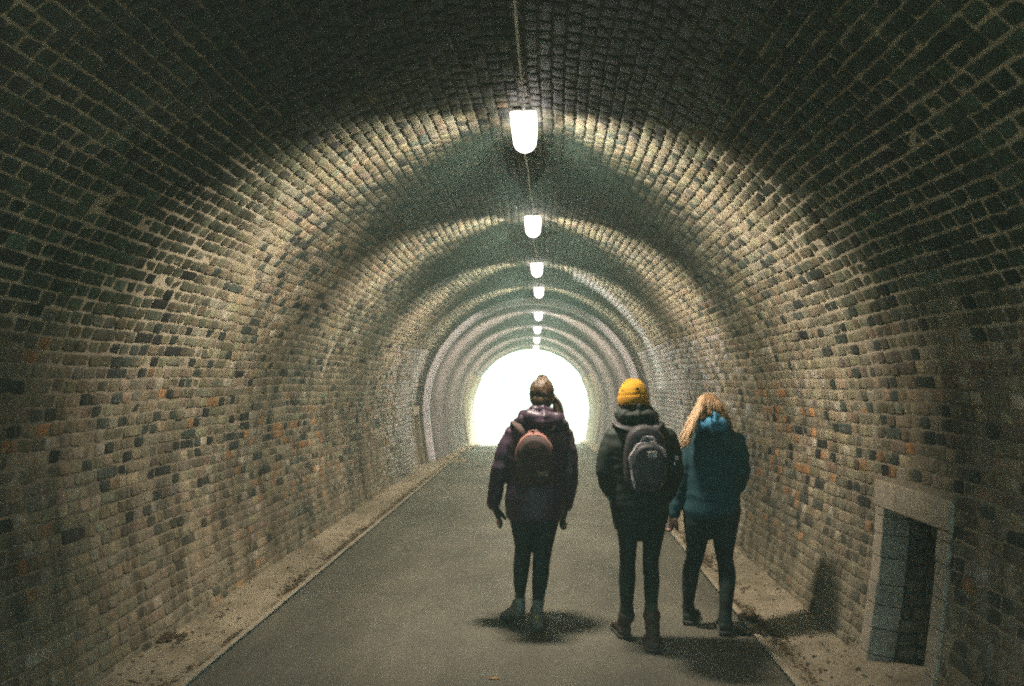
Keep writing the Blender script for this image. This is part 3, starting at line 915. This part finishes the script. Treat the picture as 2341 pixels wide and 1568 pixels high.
# ---- first walker: plum hooded jacket, small rust backpack
def walker_plum():
    D = 5.38
    org = Vector((P(1218, 1430, D).x, D, .015)); root = person_base("person in a plum hooded jacket and dark leggings, walking away on the left", org)
    legL = [(1160, 1158, 1216, D - .01, .105), (1190, 1166, 1219, D - .01, .1), (1222, 1172, 1218, D + .01, .088), (1248, 1176, 1216, D + .03, .072), (1262, 1176, 1214, D + .035, .066),
            (1290, 1173, 1211, D + .02, .066), (1312, 1173, 1208, D + .0, .066), (1340, 1175, 1203, D - .0, .052), (1364, 1177.5, 1199, D + .01, .041), (1392, 1179, 1200, D + .02, .038)]
    legR = [(1160, 1222, 1284, D - .01, .105), (1190, 1221, 1277, D - .01, .1), (1222, 1220, 1269, D, .088), (1248, 1218.5, 1263, D + .01, .072), (1262, 1218, 1260, D + .01, .066),
            (1290, 1217, 1256.5, D - .02, .068), (1318, 1215.5, 1253.5, D - .045, .066), (1345, 1216, 1249, D - .05, .052), (1370, 1217, 1243, D - .05, .041), (1404, 1216, 1238, D - .045, .038)]
    hip = [(1205, 1176, 1268, D, .07), (1180, 1164, 1280, D - .01, .115), (1150, 1166, 1280, D - .01, .12), (1120, 1172, 1276, D, .11)]
    torso = [(1182, 1160, 1284, D - .01, .145), (1172, 1156, 1288, D - .01, .15), (1140, 1155, 1291, D - .01, .15), (1095, 1160, 1293, D, .14), (1050, 1157, 1300, D, .15), (1012, 1158, 1301, D, .15),
             (990, 1163, 1297, D + .01, .135), (972, 1177, 1284, D + .015, .11), (956, 1192, 1272, D + .015, .085), (944, 1204, 1266, D + .015, .07)]
    armL = [P(1174, 992, D + .01), P(1157, 1030, D + .0), P(1143, 1076, D - .01), P(1133, 1118, D + .02), P(1128, 1152, D + .05)]
    armR = [P(1287, 994, D + .01), P(1298, 1034, D), P(1301, 1078, D - .01), P(1299, 1118, D + .03), P(1292, 1156, D + .07)]
    ra = [.066, .064, .058, .05, .043]
    hc = P(1239, 906, D + .03)
    # body
    g = Geo()
    T, hr = head(g, hc, yaw=rad(-8), pitch=rad(-14), s=.98)
    loft_rows(g, thin(torso[1:-2], .8)); loft_rows(g, thin(hip, .93))
    loft_rows(g, thin(legL, .93)); loft_rows(g, thin(legR, .93))
    for arm in (armL, armR): g.tube(arm, [.045, .044, .04, .034, .027], 12)
    hand(g, armL[-1] + Vector((.004, .0, -.01)), P(1141, 1192, D + .06) - armL[-1], Vector((1, .3, 0)), 1, .3, .92)
    hand(g, armR[-1] + Vector((-.004, .0, -.01)), P(1286, 1192, D + .09) - armR[-1], Vector((-1, .4, 0)), -1, .5, .92)
    body = g.fused("body", M_SKIN, root, .006, 2, org)
    g = Geo(); loft_rows(g, legL); loft_rows(g, legR); loft_rows(g, hip); g.fused("leggings", M_BLACK, root, .007, 4, org, folds(3, .003))
    g = Geo(); loft_rows(g, torso, 26, sq=.88, hem=True)
    g.tube(armL, ra, 16); g.tube(armR, ra, 16)
    # hood folded on the upper back
    g.tube([P(1200, 950, D + .09), P(1197, 950, D - .02), P(1212, 955, D - .105), P(1242, 958, D - .125), P(1270, 960, D - .1), P(1278, 956, D), P(1270, 950, D + .09)], [.03, .04, .05, .056, .05, .04, .03], 14)
    g.tube([P(1184, 966, D + .02), P(1196, 962, D - .09), P(1240, 966, D - .145), P(1284, 970, D - .09), P(1292, 974, D + .02)], [.035, .04, .043, .04, .03], 14)
    g.tube([P(1222, 936, D - .06), P(1240, 934, D - .085), P(1258, 938, D - .06)], [.024, .028, .024], 12)
    g.fused("jacket", M_PLUM, root, .007, 4, org, folds(11, .012))
    # cuffs and gloves
    for (w, dirv, pn, sg, cu) in ((armL[-1], P(1143, 1193, D + .06), Vector((1, .3, 0)), 1, .3), (armR[-1], P(1286, 1192, D + .09), Vector((-1, .4, 0)), -1, .5)):
        g = Geo(); hand(g, w + Vector((.004 * sg, 0, -.01)), dirv - w, pn, sg, cu, .95, 1.28); g.fused("glove", M_BLACK, root, .005, 2, org, None)
    # socks, shoes
    for leg in (legL, legR):
        g = Geo(); loft_rows(g, [(a, b - 1.2, c + 1.2, d, h + .004) for (a, b, c, d, h) in leg[-2:]]); g.build("sock", M_SOCK, root, True, origin=org)
    aL = P(1189, 1394, D + .02); hl = P(1192, 1430, D + .0); hl.z = .022
    shoe(root, org, aL, hl, (-.5, .85), M_SHOE, .25, .1, .07, tab=M_YEL, lift=rad(13))
    aR = P(1227, 1406, D - .045); hl = P(1228, 1436, D - .1); hl.z = .018
    shoe(root, org, aR, hl, (.05, 1), M_SHOE, .25, .1, .085, tab=M_YEL)
    # hair: pinned up with a loop on the crown, a length falling past the right cheek
    g = Geo()
    g.ball(T(0, -.022, .028), (.085, .098, .094), 18, 12, hr)
    g.ball(T(0, -.05, -.04), (.068, .06, .06), 14, 9, hr)
    c0 = T(-.0, -.02, .115)
    g.tube([c0 + Vector((.03 * math.cos(a), .008 * math.sin(2 * a), .004 + .022 * math.sin(a))) for a in np.linspace(-.5, 3.7, 9)], [.009, .011, .012, .012, .012, .012, .012, .011, .009], 8)
    for k in range(34):
        a = random.uniform(0, 6.28); z = random.uniform(-.7, 1.0); q = T(.086 * math.cos(a) * math.sqrt(max(0, 1 - z * z)), -.03 + .098 * math.sin(a) * math.sqrt(max(0, 1 - z * z)), .028 + .094 * z)
        e2 = q.lerp(c0, .45) + (q - T(0, -.02, .02)).normalized() * .006
        g.tube([q, q.lerp(e2, .5) + (q - T(0, -.02, .02)).normalized() * .008, e2], [.006, .007, .005], 6)
    def hf(p): return .004 * mnoise.noise(Vector((p.x * 60, p.y * 60, p.z * 18)))
    hair = g.fused("hair", M_HAIR1, root, .005, 2, org, hf)
    g = Geo()
    for k in range(44):
        f = random.random(); j = Vector((random.gauss(0, .005), random.gauss(0, .01), random.gauss(0, .004)))
        g.tube(bez([P(1262, 900 + 8 * f, D + .03) + j, P(1270 + 9 * f, 912, D + .02) + j, P(1268 + 17 * f, 934, D + .0) + j * 1.3, P(1270 + 14 * f, 948 + 10 * f, D + .0) + j * 1.5]), [.006, .008, .009, .009, .008, .007, .005, .003], 6)
    g.build("loose_lock", M_HAIR1, hair, True, origin=org)
    # backpack
    bp = P(1222, 1048, D - .2); bo = tag(empty("backpack", bp), "small rust coloured backpack with a top handle on the plum jacket", "backpack")
    g = Geo(); w, h2 = .118, .165
    outline = lambda k, dz: [bp + Vector((k * w * math.copysign(abs(math.cos(a)) ** (.55 if math.sin(a) < 0 else .85), math.cos(a)), dz, k * h2 * math.copysign(abs(math.sin(a)) ** (.5 if math.sin(a) < 0 else .9), math.sin(a)) - .01)) for a in [2 * math.pi * i / 28 for i in range(28)]]
    g.rings([outline(.93, .075), outline(1.0, .055), outline(1.0, -.02), outline(.95, -.05), outline(.8, -.068), outline(.5, -.074)])
    g.fused("pack_body", M_RUSTD, bo, .006, 3, bp, folds(5, .005))
    g = Geo(); arc = [bp + Vector((1.0 * w * math.cos(a), -.028, h2 * .9 * math.sin(a) * 1.05 + .0)) for a in np.linspace(.42, math.pi + .05, 16)]
    g.tube(arc, [(.012, .012)] * 16, 8); g.tube([p + Vector((0, .02, .006)) for p in arc[3:-4]], [(.012, .011)] * 9, 8)
    g.build("top_piping", M_RUST, bo, True, origin=bp)
    g = Geo(); g.tube([bp + Vector((.045 * math.cos(a), .035, .148 + .03 * math.sin(a))) for a in np.linspace(-.1, math.pi + .1, 9)], [(.008, .005)] * 9, 8)
    g.build("handle", M_RUST, bo, True, origin=bp)
    g = Geo(); g.box((-.034, -.004, -.017), (.034, .003, .017)); o = g.build("fabric_label", plain("tan_label", (.17, .12, .09), .8), bo, bevel=.002); o.location = (.052, -.071, -.088)
    g = Geo()
    pk = [bp + Vector((.085 * math.copysign(abs(math.cos(a)) ** .6, math.cos(a)), -.072 + .012 * abs(math.cos(a)), -.06 + .055 * math.copysign(abs(math.sin(a)) ** .6, math.sin(a)))) for a in [2 * math.pi * i / 24 for i in range(25)]]
    g.tube(pk, [.0035] * 25, 6); g.build("pocket_seam", M_RUSTD, bo, True, origin=bp)
    for sg, xs in ((-1, 1190), (1, 1258)):
        g = Geo(); c1 = bp + Vector((sg * .06, .06, .135)); c4 = bp + Vector((sg * .1, .08, -.14))
        g.tube([c1, P(1222 + sg * 40, 972, D - .14), P(1222 + sg * 48, 964, D - .02), P(1222 + sg * 50, 980, D + .14), P(1222 + sg * 52, 1040, D + .165), P(1222 + sg * 62, 1075, D + .11)], [(.024, .006)] * 6, 10)
        g.build("shoulder_strap", M_RUSTD, bo, True, origin=bp)

# ---- second walker: mustard beanie, black coat, grey rucksack
def walker_beanie():
    D = 5.08
    org = Vector((P(1462, 1460, D).x, D, .015)); root = person_base("person in a mustard beanie and long black coat, walking away in the middle", org)
    legL = [(1170, 1404, 1461, D, .105), (1200, 1408, 1459, D + .01, .095), (1245, 1415, 1455.5, D + .05, .078), (1275, 1416.5, 1452.5, D + .08, .066), (1295, 1416, 1451.5, D + .08, .064),
            (1322, 1414, 1452.5, D + .07, .068), (1350, 1416, 1449, D + .07, .058), (1380, 1418, 1446, D + .09, .045), (1412, 1417, 1446, D + .1, .042)]
    legR = [(1170, 1466, 1524, D, .105), (1202, 1467, 1521, D - .01, .095), (1250, 1469, 1510, D, .08), (1280, 1469, 1505.5, D + .01, .068), (1298, 1469.5, 1504, D - .0, .066),
            (1328, 1471, 1507.5, D - .05, .068), (1355, 1472, 1505, D - .09, .056), (1380, 1474, 1502, D - .1, .046), (1402, 1475, 1502, D - .11, .043)]
    coat = [(1203, 1406, 1523, D, .14), (1190, 1402, 1525, D, .145), (1150, 1394, 1530, D, .15), (1110, 1394, 1530, D, .145), (1060, 1392, 1533, D, .15), (1022, 1388, 1538, D, .155),
            (998, 1392, 1533, D + .01, .14), (980, 1410, 1520, D + .015, .11), (962, 1420, 1500, D + .015, .09), (946, 1427, 1489, D + .02, .075), (932, 1430, 1484, D + .02, .068)]
    armL = [P(1404, 1000, D + .01), P(1390, 1036, D - .01), P(1382, 1076, D - .02), P(1390, 1106, D + .04), P(1404, 1136, D + .1)]
    armR = [P(1522, 1000, D + .01), P(1536, 1038, D - .01), P(1540, 1082, D - .02), P(1532, 1112, D + .04), P(1518, 1140, D + .1)]
    ra = [.068, .064, .06, .054, .045]
    hc = P(1446, 918, D + .03)
    g = Geo(); T, hr = head(g, hc, yaw=rad(14), pitch=rad(-6), s=.95)
    loft_rows(g, thin(coat[2:-3], .8)); loft_rows(g, thin(legL, .93)); loft_rows(g, thin(legR, .93))
    for arm in (armL, armR): g.tube(arm, [.046, .044, .04, .034, .027], 12)
    hand(g, armL[-1], Vector((.3, .35, -1)), Vector((1, 0, .2)), 1, .4, .9); hand(g, armR[-1], Vector((-.3, .35, -1)), Vector((-1, 0, .2)), -1, .4, .9)
    g.fused("body", M_SKIN, root, .006, 2, org)
    g = Geo(); loft_rows(g, legL); loft_rows(g, legR); loft_rows(g, [(1216, 1424, 1508, D, .07), (1190, 1408, 1520, D, .12), (1150, 1404, 1520, D, .12)])
    g.fused("trousers", M_BLACK, root, .007, 4, org, folds(21, .004))
    g = Geo(); loft_rows(g, coat, 26, sq=.88, hem=True); g.tube(armL, ra, 16); g.tube(armR, ra, 16)
    # scarf-like folded hood round the neck
    g.tube([P(1424, 950, D + .1), P(1418, 950, D), P(1432, 954, D - .09), P(1458, 956, D - .115), P(1482, 954, D - .09), P(1492, 952, D), P(1486, 950, D + .1)], [.03, .04, .045, .05, .048, .04, .03], 14)
    g.tube([P(1440, 932, D - .03), P(1460, 930, D - .07), P(1480, 934, D - .03), P(1484, 938, D + .05)], [.026, .032, .03, .025], 12)
    coat_o = g.fused("coat", M_COAT, root, .007, 4, org, folds(31, .011))
    g = Geo(); c = P(1546, 1047, D - .075); g.ball(c, (.013, .008, .015), 10, 7); g.ball(c + Vector((-.012, -.002, -.035)), (.007, .006, .01), 8, 6); g.build("sleeve_badge", M_PATCH, coat_o, True, origin=org)
    g = Geo(); g.tube([P(1392, 1128, D - .06), P(1395, 1150, D - .1), P(1402, 1186, D - .1)], [.006, .007, .006], 8); g.build("drawcord", M_COAT, coat_o, True, origin=org)
    for leg, mt in ((legL, M_BLACK), (legR, M_SOCKO)):
        g = Geo(); loft_rows(g, [(a, b - 1.5, c + 1.5, d, h + .005) for (a, b, c, d, h) in leg[-2:]]); g.build("sock", mt, root, True, origin=org)
    aL = P(1432, 1405, D + .1); hl = P(1430, 1440, D + .09); hl.z = .016
    shoe(root, org, aL, hl, (-.12, 1), M_BOOT, .26, .112, .11, True, name="boot")
    aR = P(1489, 1400, D - .115); hl = P(1492, 1476, D - .17); hl.z = .018
    shoe(root, org, aR, hl, (.12, 1), M_BOOT, .26, .112, .16, True, name="boot")
    # beanie
    g = Geo(); bc = T(0, -.01, .02); rr = []
    for (z, r_) in ((-.03, .088), (.0, .094), (.03, .094), (.06, .086), (.085, .074), (.105, .058), (.12, .04), (.127, .02)):
        rr.append([bc + hr @ Vector((r_ * .98 * math.cos(a), r_ * 1.1 * math.sin(a), z)) for a in [2 * math.pi * i / 26 for i in range(26)]])
    g.rings(rr)
    be = g.fused("beanie", M_BEANIE, root, .005, 3, org, lambda p: .0025 * mnoise.noise(p * 22) + .0012 * math.sin(p.x * 420))
    g = Geo(); rr = []
    for (z, r_) in ((-.048, .086), (-.046, .094), (-.03, .0985), (.004, .099), (.012, .096), (.01, .088)):
        rr.append([bc + hr @ Vector((r_ * math.cos(a), r_ * 1.1 * math.sin(a), z)) for a in [2 * math.pi * i / 40 for i in range(40)]])
    g.rings(rr); g.build("cuff", M_BEANIED, be, True, origin=org)
    for (px, py, dd) in ((1424.5, 893, .02), (1456, 888, .065)):
        g = Geo(); g.ball(P(px, py, D - dd), (.01, .012, .009), 8, 6); g.build("hole", M_HAIR1, be, True, origin=org)
    g = Geo(); g.ball(P(1419.5, 934, D - .02), (.006, .006, .007), 8, 6); g.build("ear_stud", M_GLINT, root, True, origin=org)
    g = Geo()
    for k in range(14):
        x = random.uniform(1420, 1474); g.tube(bez([P(x, 922, D - .03), P(x - 1, 932, D - .045), P(x - 2 + random.uniform(-3, 3), 944, D - .03)], 5), [.006, .007, .007, .006, .003], 6)
    g.build("hair", M_HAIR1, root, True, origin=org)
    # rucksack
    bp = P(1475, 1048, D - .23); bo = tag(empty("backpack", bp), "grey and charcoal rucksack with webbing straps on the black coat", "backpack")
    w, h2 = .125, .2
    def outline(k, dz, kz=1.0, dxz=(0, 0), ww=w, hh=h2):
        return [bp + Vector((dxz[0] + k * ww * math.copysign(abs(math.cos(a)) ** (.55 if math.sin(a) < 0 else .8), math.cos(a)), dz, dxz[1] + k * hh * kz * math.copysign(abs(math.sin(a)) ** (.5 if math.sin(a) < 0 else .85), math.sin(a)))) for a in [2 * math.pi * i / 28 for i in range(28)]]
    g = Geo(); g.rings([outline(.92, .085), outline(1, .06), outline(1, -.01), outline(.94, -.045), outline(.75, -.06), outline(.4, -.064)])
    g.fused("pack_body", M_PACK, bo, .006, 3, bp, folds(8, .006))
    g = Geo(); o2 = lambda k, dz: outline(k, dz, 1, (.008, -.03), .098, .125)
    g.rings([o2(.97, -.03), o2(1, -.05), o2(.97, -.085), o2(.85, -.102), o2(.5, -.108)])
    g.fused("front_pocket", M_PACK, bo, .006, 3, bp, folds(14, .006))
    g = Geo(); ar = [bp + Vector((.008 + .099 * math.cos(a), -.066, -.03 + .128 * math.copysign(abs(math.sin(a)) ** .8, math.sin(a)))) for a in np.linspace(.35, math.pi + .35, 20)]
    g.tube(ar, [(.013 + .006 * math.sin(i * 1.3), .012) for i in range(20)], 8)
    g.tube([bp + Vector((-.085, -.068, -.07)), bp + Vector((-.082, -.08, -.12)), bp + Vector((-.075, -.078, -.165))], [.014, .012, .006], 8)
    g.fused("pocket_trim", M_PACKG, bo, .005, 2, bp, folds(44, .006))
    g = Geo(); g.tube([bp + Vector((.04 * math.cos(a) + .01, -.06, .105 + .028 * math.sin(a))) for a in np.linspace(-.2, math.pi + .2, 9)], [(.012, .008)] * 9, 8); g.build("handle", M_PACKG, bo, True, origin=bp)
    g = Geo(); g.tube([bp + Vector((1.0 * w * math.cos(a) * .9, -.035, h2 * .93 * math.sin(a))) for a in np.linspace(.4, math.pi - .3, 14)], [.006] * 14, 6); g.build("zip_piping", M_PACKG, bo, True, origin=bp)
    g = Geo(); g.box((-.0265, -.003, -.0165), (.0265, .004, .0165)); o = g.build("logo_patch", M_PATCH, bo, bevel=.002); o.location = (.027, -.112, .035)
    gl = Geo()
    for q in range(3): gl.box((-.019, -.0045, .007 - q * .0085), (.008 + .006 * (q % 2), -.003, .0105 - q * .0085))
    gl.build("logo_lettering", M_PACK, o)
    g = Geo()
    for q in range(3): g.box((-.02 + q * .02 - .004, -.108, -.11), (-.02 + q * .02 + .004, -.1, .02))
    g.build("webbing", M_PACK, bo, bevel=.002)
    for sg in (-1, 1):
        g = Geo(); xs = 1459
        g.tube([bp + Vector((sg * .06, .07, .165)), P(xs + sg * 44, 974, D - .14), P(xs + sg * 50, 966, D - .02), P(xs + sg * 52, 984, D + .14), P(xs + sg * 54, 1050, D + .165), P(xs + sg * 66, 1084, D + .1)], [(.026, .007)] * 6, 10)
        g.build("shoulder_strap", M_PACK, bo, True, origin=bp)

# ---- third walker: teal hooded jacket, long blond hair
def walker_teal():
    D = 5.42
    org = Vector((P(1622, 1430, D).x, D, .015)); root = person_base("person with long blond hair and teal blue jacket, walking away on the right", org)
    legL = [(1160, 1560, 1625, D, .11), (1190, 1562, 1624, D, .105), (1225, 1566, 1619, D + .03, .092), (1252, 1568.5, 1612, D + .05, .078), (1276, 1568, 1606, D + .07, .068), (1300, 1560.5, 1599, D + .06, .066),
            (1325, 1558.5, 1595, D + .05, .064), (1352, 1559, 1589.5, D + .06, .054), (1378, 1561, 1585, D + .1, .044), (1398, 1562, 1583, D + .12, .04)]
    legR = [(1160, 1628, 1693, D, .11), (1190, 1626, 1688, D, .105), (1225, 1628, 1682, D, .092), (1250, 1632, 1677, D + .01, .078), (1275, 1637, 1674, D + .02, .068), (1300, 1641, 1680, D, .068),
            (1318, 1642.5, 1681.5, D - .03, .066), (1345, 1643.5, 1678, D - .06, .056), (1372, 1644, 1674, D - .08, .046), (1412, 1643, 1671, D - .09, .044)]
    torso = [(1176, 1566, 1688, D, .13), (1162, 1560, 1690, D, .14), (1125, 1562, 1690, D, .14), (1085, 1566, 1690, D, .135), (1040, 1568, 1694, D, .145), (1012, 1572, 1692, D, .145),
             (994, 1580, 1682, D + .01, .125), (980, 1592, 1668, D + .015, .1), (966, 1598, 1658, D + .015, .08), (955, 1602, 1650, D + .015, .068)]
    armL = [P(1583, 1010, D + .01), P(1571, 1050, D), P(1561, 1090, D - .01), P(1550, 1136, D + .0), P(1540, 1176, D + .0)]
    armR = [P(1681, 1006, D + .01), P(1690, 1042, D - .01), P(1693, 1078, D - .03), P(1686, 1108, D + .03), P(1670, 1134, D + .1)]
    ra = [.062, .056, .05, .045, .038]
    hc = P(1618, 941, D + .03)
    g = Geo(); T, hr = head(g, hc, yaw=rad(10), pitch=rad(-18), s=.95)
    loft_rows(g, thin(torso[1:-2], .8)); loft_rows(g, [(1210, 1585, 1668, D, .06), (1180, 1568, 1684, D, .11), (1140, 1570, 1682, D, .11)])
    loft_rows(g, thin(legL, .93)); loft_rows(g, thin(legR, .93))
    for arm in (armL, armR): g.tube(arm, [.045, .042, .037, .031, .026], 12)
    hand(g, armL[-1], P(1534, 1200, D) - armL[-1], Vector((1, .2, 0)), 1, .75, .78); hand(g, armR[-1], Vector((-.4, .3, -1)), Vector((-1, .2, 0)), -1, .4, .88)
    g.fused("body", M_SKIN, root, .006, 2, org)
    g = Geo(); loft_rows(g, legL); loft_rows(g, legR); loft_rows(g, [(1216, 1586, 1668, D, .06), (1185, 1564, 1687, D, .12), (1140, 1566, 1684, D, .12)])
    g.fused("leggings", M_BLACK, root, .007, 4, org, folds(51, .003))
    g = Geo(); loft_rows(g, torso, 26, sq=.9, hem=True); g.tube(armL, ra, 16); g.tube(armR, [.064, .062, .06, .052, .043], 16)
    jk = g.fused("jacket", M_TEAL, root, .007, 4, org, folds(61, .011))
    g = Geo()
    g.tube([P(1598, 962, D + .08), P(1590, 966, D - .02), P(1598, 970, D - .12), P(1622, 972, D - .155), P(1645, 970, D - .12), P(1654, 966, D - .02), P(1648, 962, D + .08)], [.03, .04, .05, .055, .05, .04, .03], 14)
    g.tube([P(1602, 962, D - .03), P(1610, 960, D - .1), P(1628, 957, D - .125), P(1643, 961, D - .09), P(1649, 964, D)], [.03, .042, .05, .042, .03], 12)
    g.fused("hood", M_BLUE, jk, .006, 4, org, folds(62, .007))
    g = Geo(); hand(g, armL[-1], P(1534, 1200, D) - armL[-1], Vector((1, .2, 0)), 1, .75, .8, 1.25); g.fused("glove", M_BOOT, root, .005, 2, org)
    aL = P(1573, 1392, D + .12); hl = P(1571, 1412, D + .07); hl.z = .018
    shoe(root, org, aL, hl, (.35, .95), M_BLACK, .25, .1, .07)
    aR = P(1657, 1410, D - .09); hl = P(1657, 1440, D - .15); hl.z = .018
    shoe(root, org, aR, hl, (.2, 1), M_BLACK, .25, .105, .08)
    # hair: crown cap plus long locks drawn over the left shoulder
    g = Geo(); g.ball(T(0, -.018, .03), (.084, .098, .092), 18, 12, hr); g.ball(T(0, -.04, -.03), (.075, .066, .06), 14, 9, hr)
    def hf(p): return .005 * mnoise.noise(Vector((p.x * 70, p.y * 70, p.z * 14)))
    hair = g.fused("hair", M_HAIR3D, root, .005, 2, org, hf)
    c = T(0, -.02, .03); top = T(0, .0, .122)
    g = Geo()
    left = [[top + Vector((-.012, -.01, 0)), P(1596, 908, D - .02), P(1584, 930, D - .03), P(1578, 962, D - .06), P(1566, 996, D - .13), P(1552, 1022, D - .13)],
            [top + Vector((-.006, -.03, 0)), P(1602, 906, D - .07), P(1592, 932, D - .1), P(1588, 962, D - .13), P(1574, 994, D - .17), P(1558, 1024, D - .16)],
            [top + Vector((0, -.03, 0)), P(1612, 906, D - .1), P(1602, 932, D - .13), P(1596, 958, D - .16), P(1582, 984, D - .18), P(1563, 1018, D - .17)]]
    strands(g, c, 0, hr, left, 100, .0068, 5)
    g.build('long_locks', M_HAIR3, hair, True, origin=org)
    g = Geo()
    back = [[top + Vector((0, -.03, 0)), P(1606, 906, D - .1), P(1602, 926, D - .13), P(1602, 942, D - .15), P(1597, 958, D - .16)],
            [top + Vector((0, -.035, 0)), P(1622, 906, D - .1), P(1622, 918, D - .125), P(1624, 934, D - .135), P(1627, 948, D - .15)],
            [top + Vector((.006, -.03, 0)), P(1636, 908, D - .09), P(1644, 924, D - .115), P(1651, 942, D - .12), P(1659, 962, D - .12)]]
    strands(g, c, 0, hr, back, 60, .0065, 6)
    right = [[top + Vector((.01, -.02, 0)), P(1638, 906, D - .06), P(1650, 926, D - .06), P(1660, 948, D - .07), P(1668, 972, D - .08)],
             [top + Vector((.012, .0, 0)), P(1642, 910, D), P(1652, 930, D + .0), P(1662, 954, D - .02), P(1672, 980, D - .05)]]
    strands(g, c, 0, hr, right, 46, .0065, 7)
    g.build("back_locks", M_HAIR3D, hair, True, origin=org)

walker_plum(); walker_beanie(); walker_teal()

# ------------------------------------------------------------------ damp air
g = Geo(); g.box((-141, -61, -1.66), (141, 301, 5.2))
hm = bpy.data.materials.new("damp_air"); hm.use_nodes = True; hn = hm.node_tree; hn.nodes.clear()
ho = hn.nodes.new("ShaderNodeOutputMaterial"); hv = hn.nodes.new("ShaderNodeVolumePrincipled")
hv.inputs["Color"].default_value = (.6, 1.0, .88, 1); hv.inputs["Density"].default_value = HAZE; hv.inputs["Anisotropy"].default_value = .2
hn.links.new(hv.outputs[0], ho.inputs["Volume"])
hm.cycles.volume_sampling = 'EQUIANGULAR'
tag(g.build("haze", hm), kind='stuff')
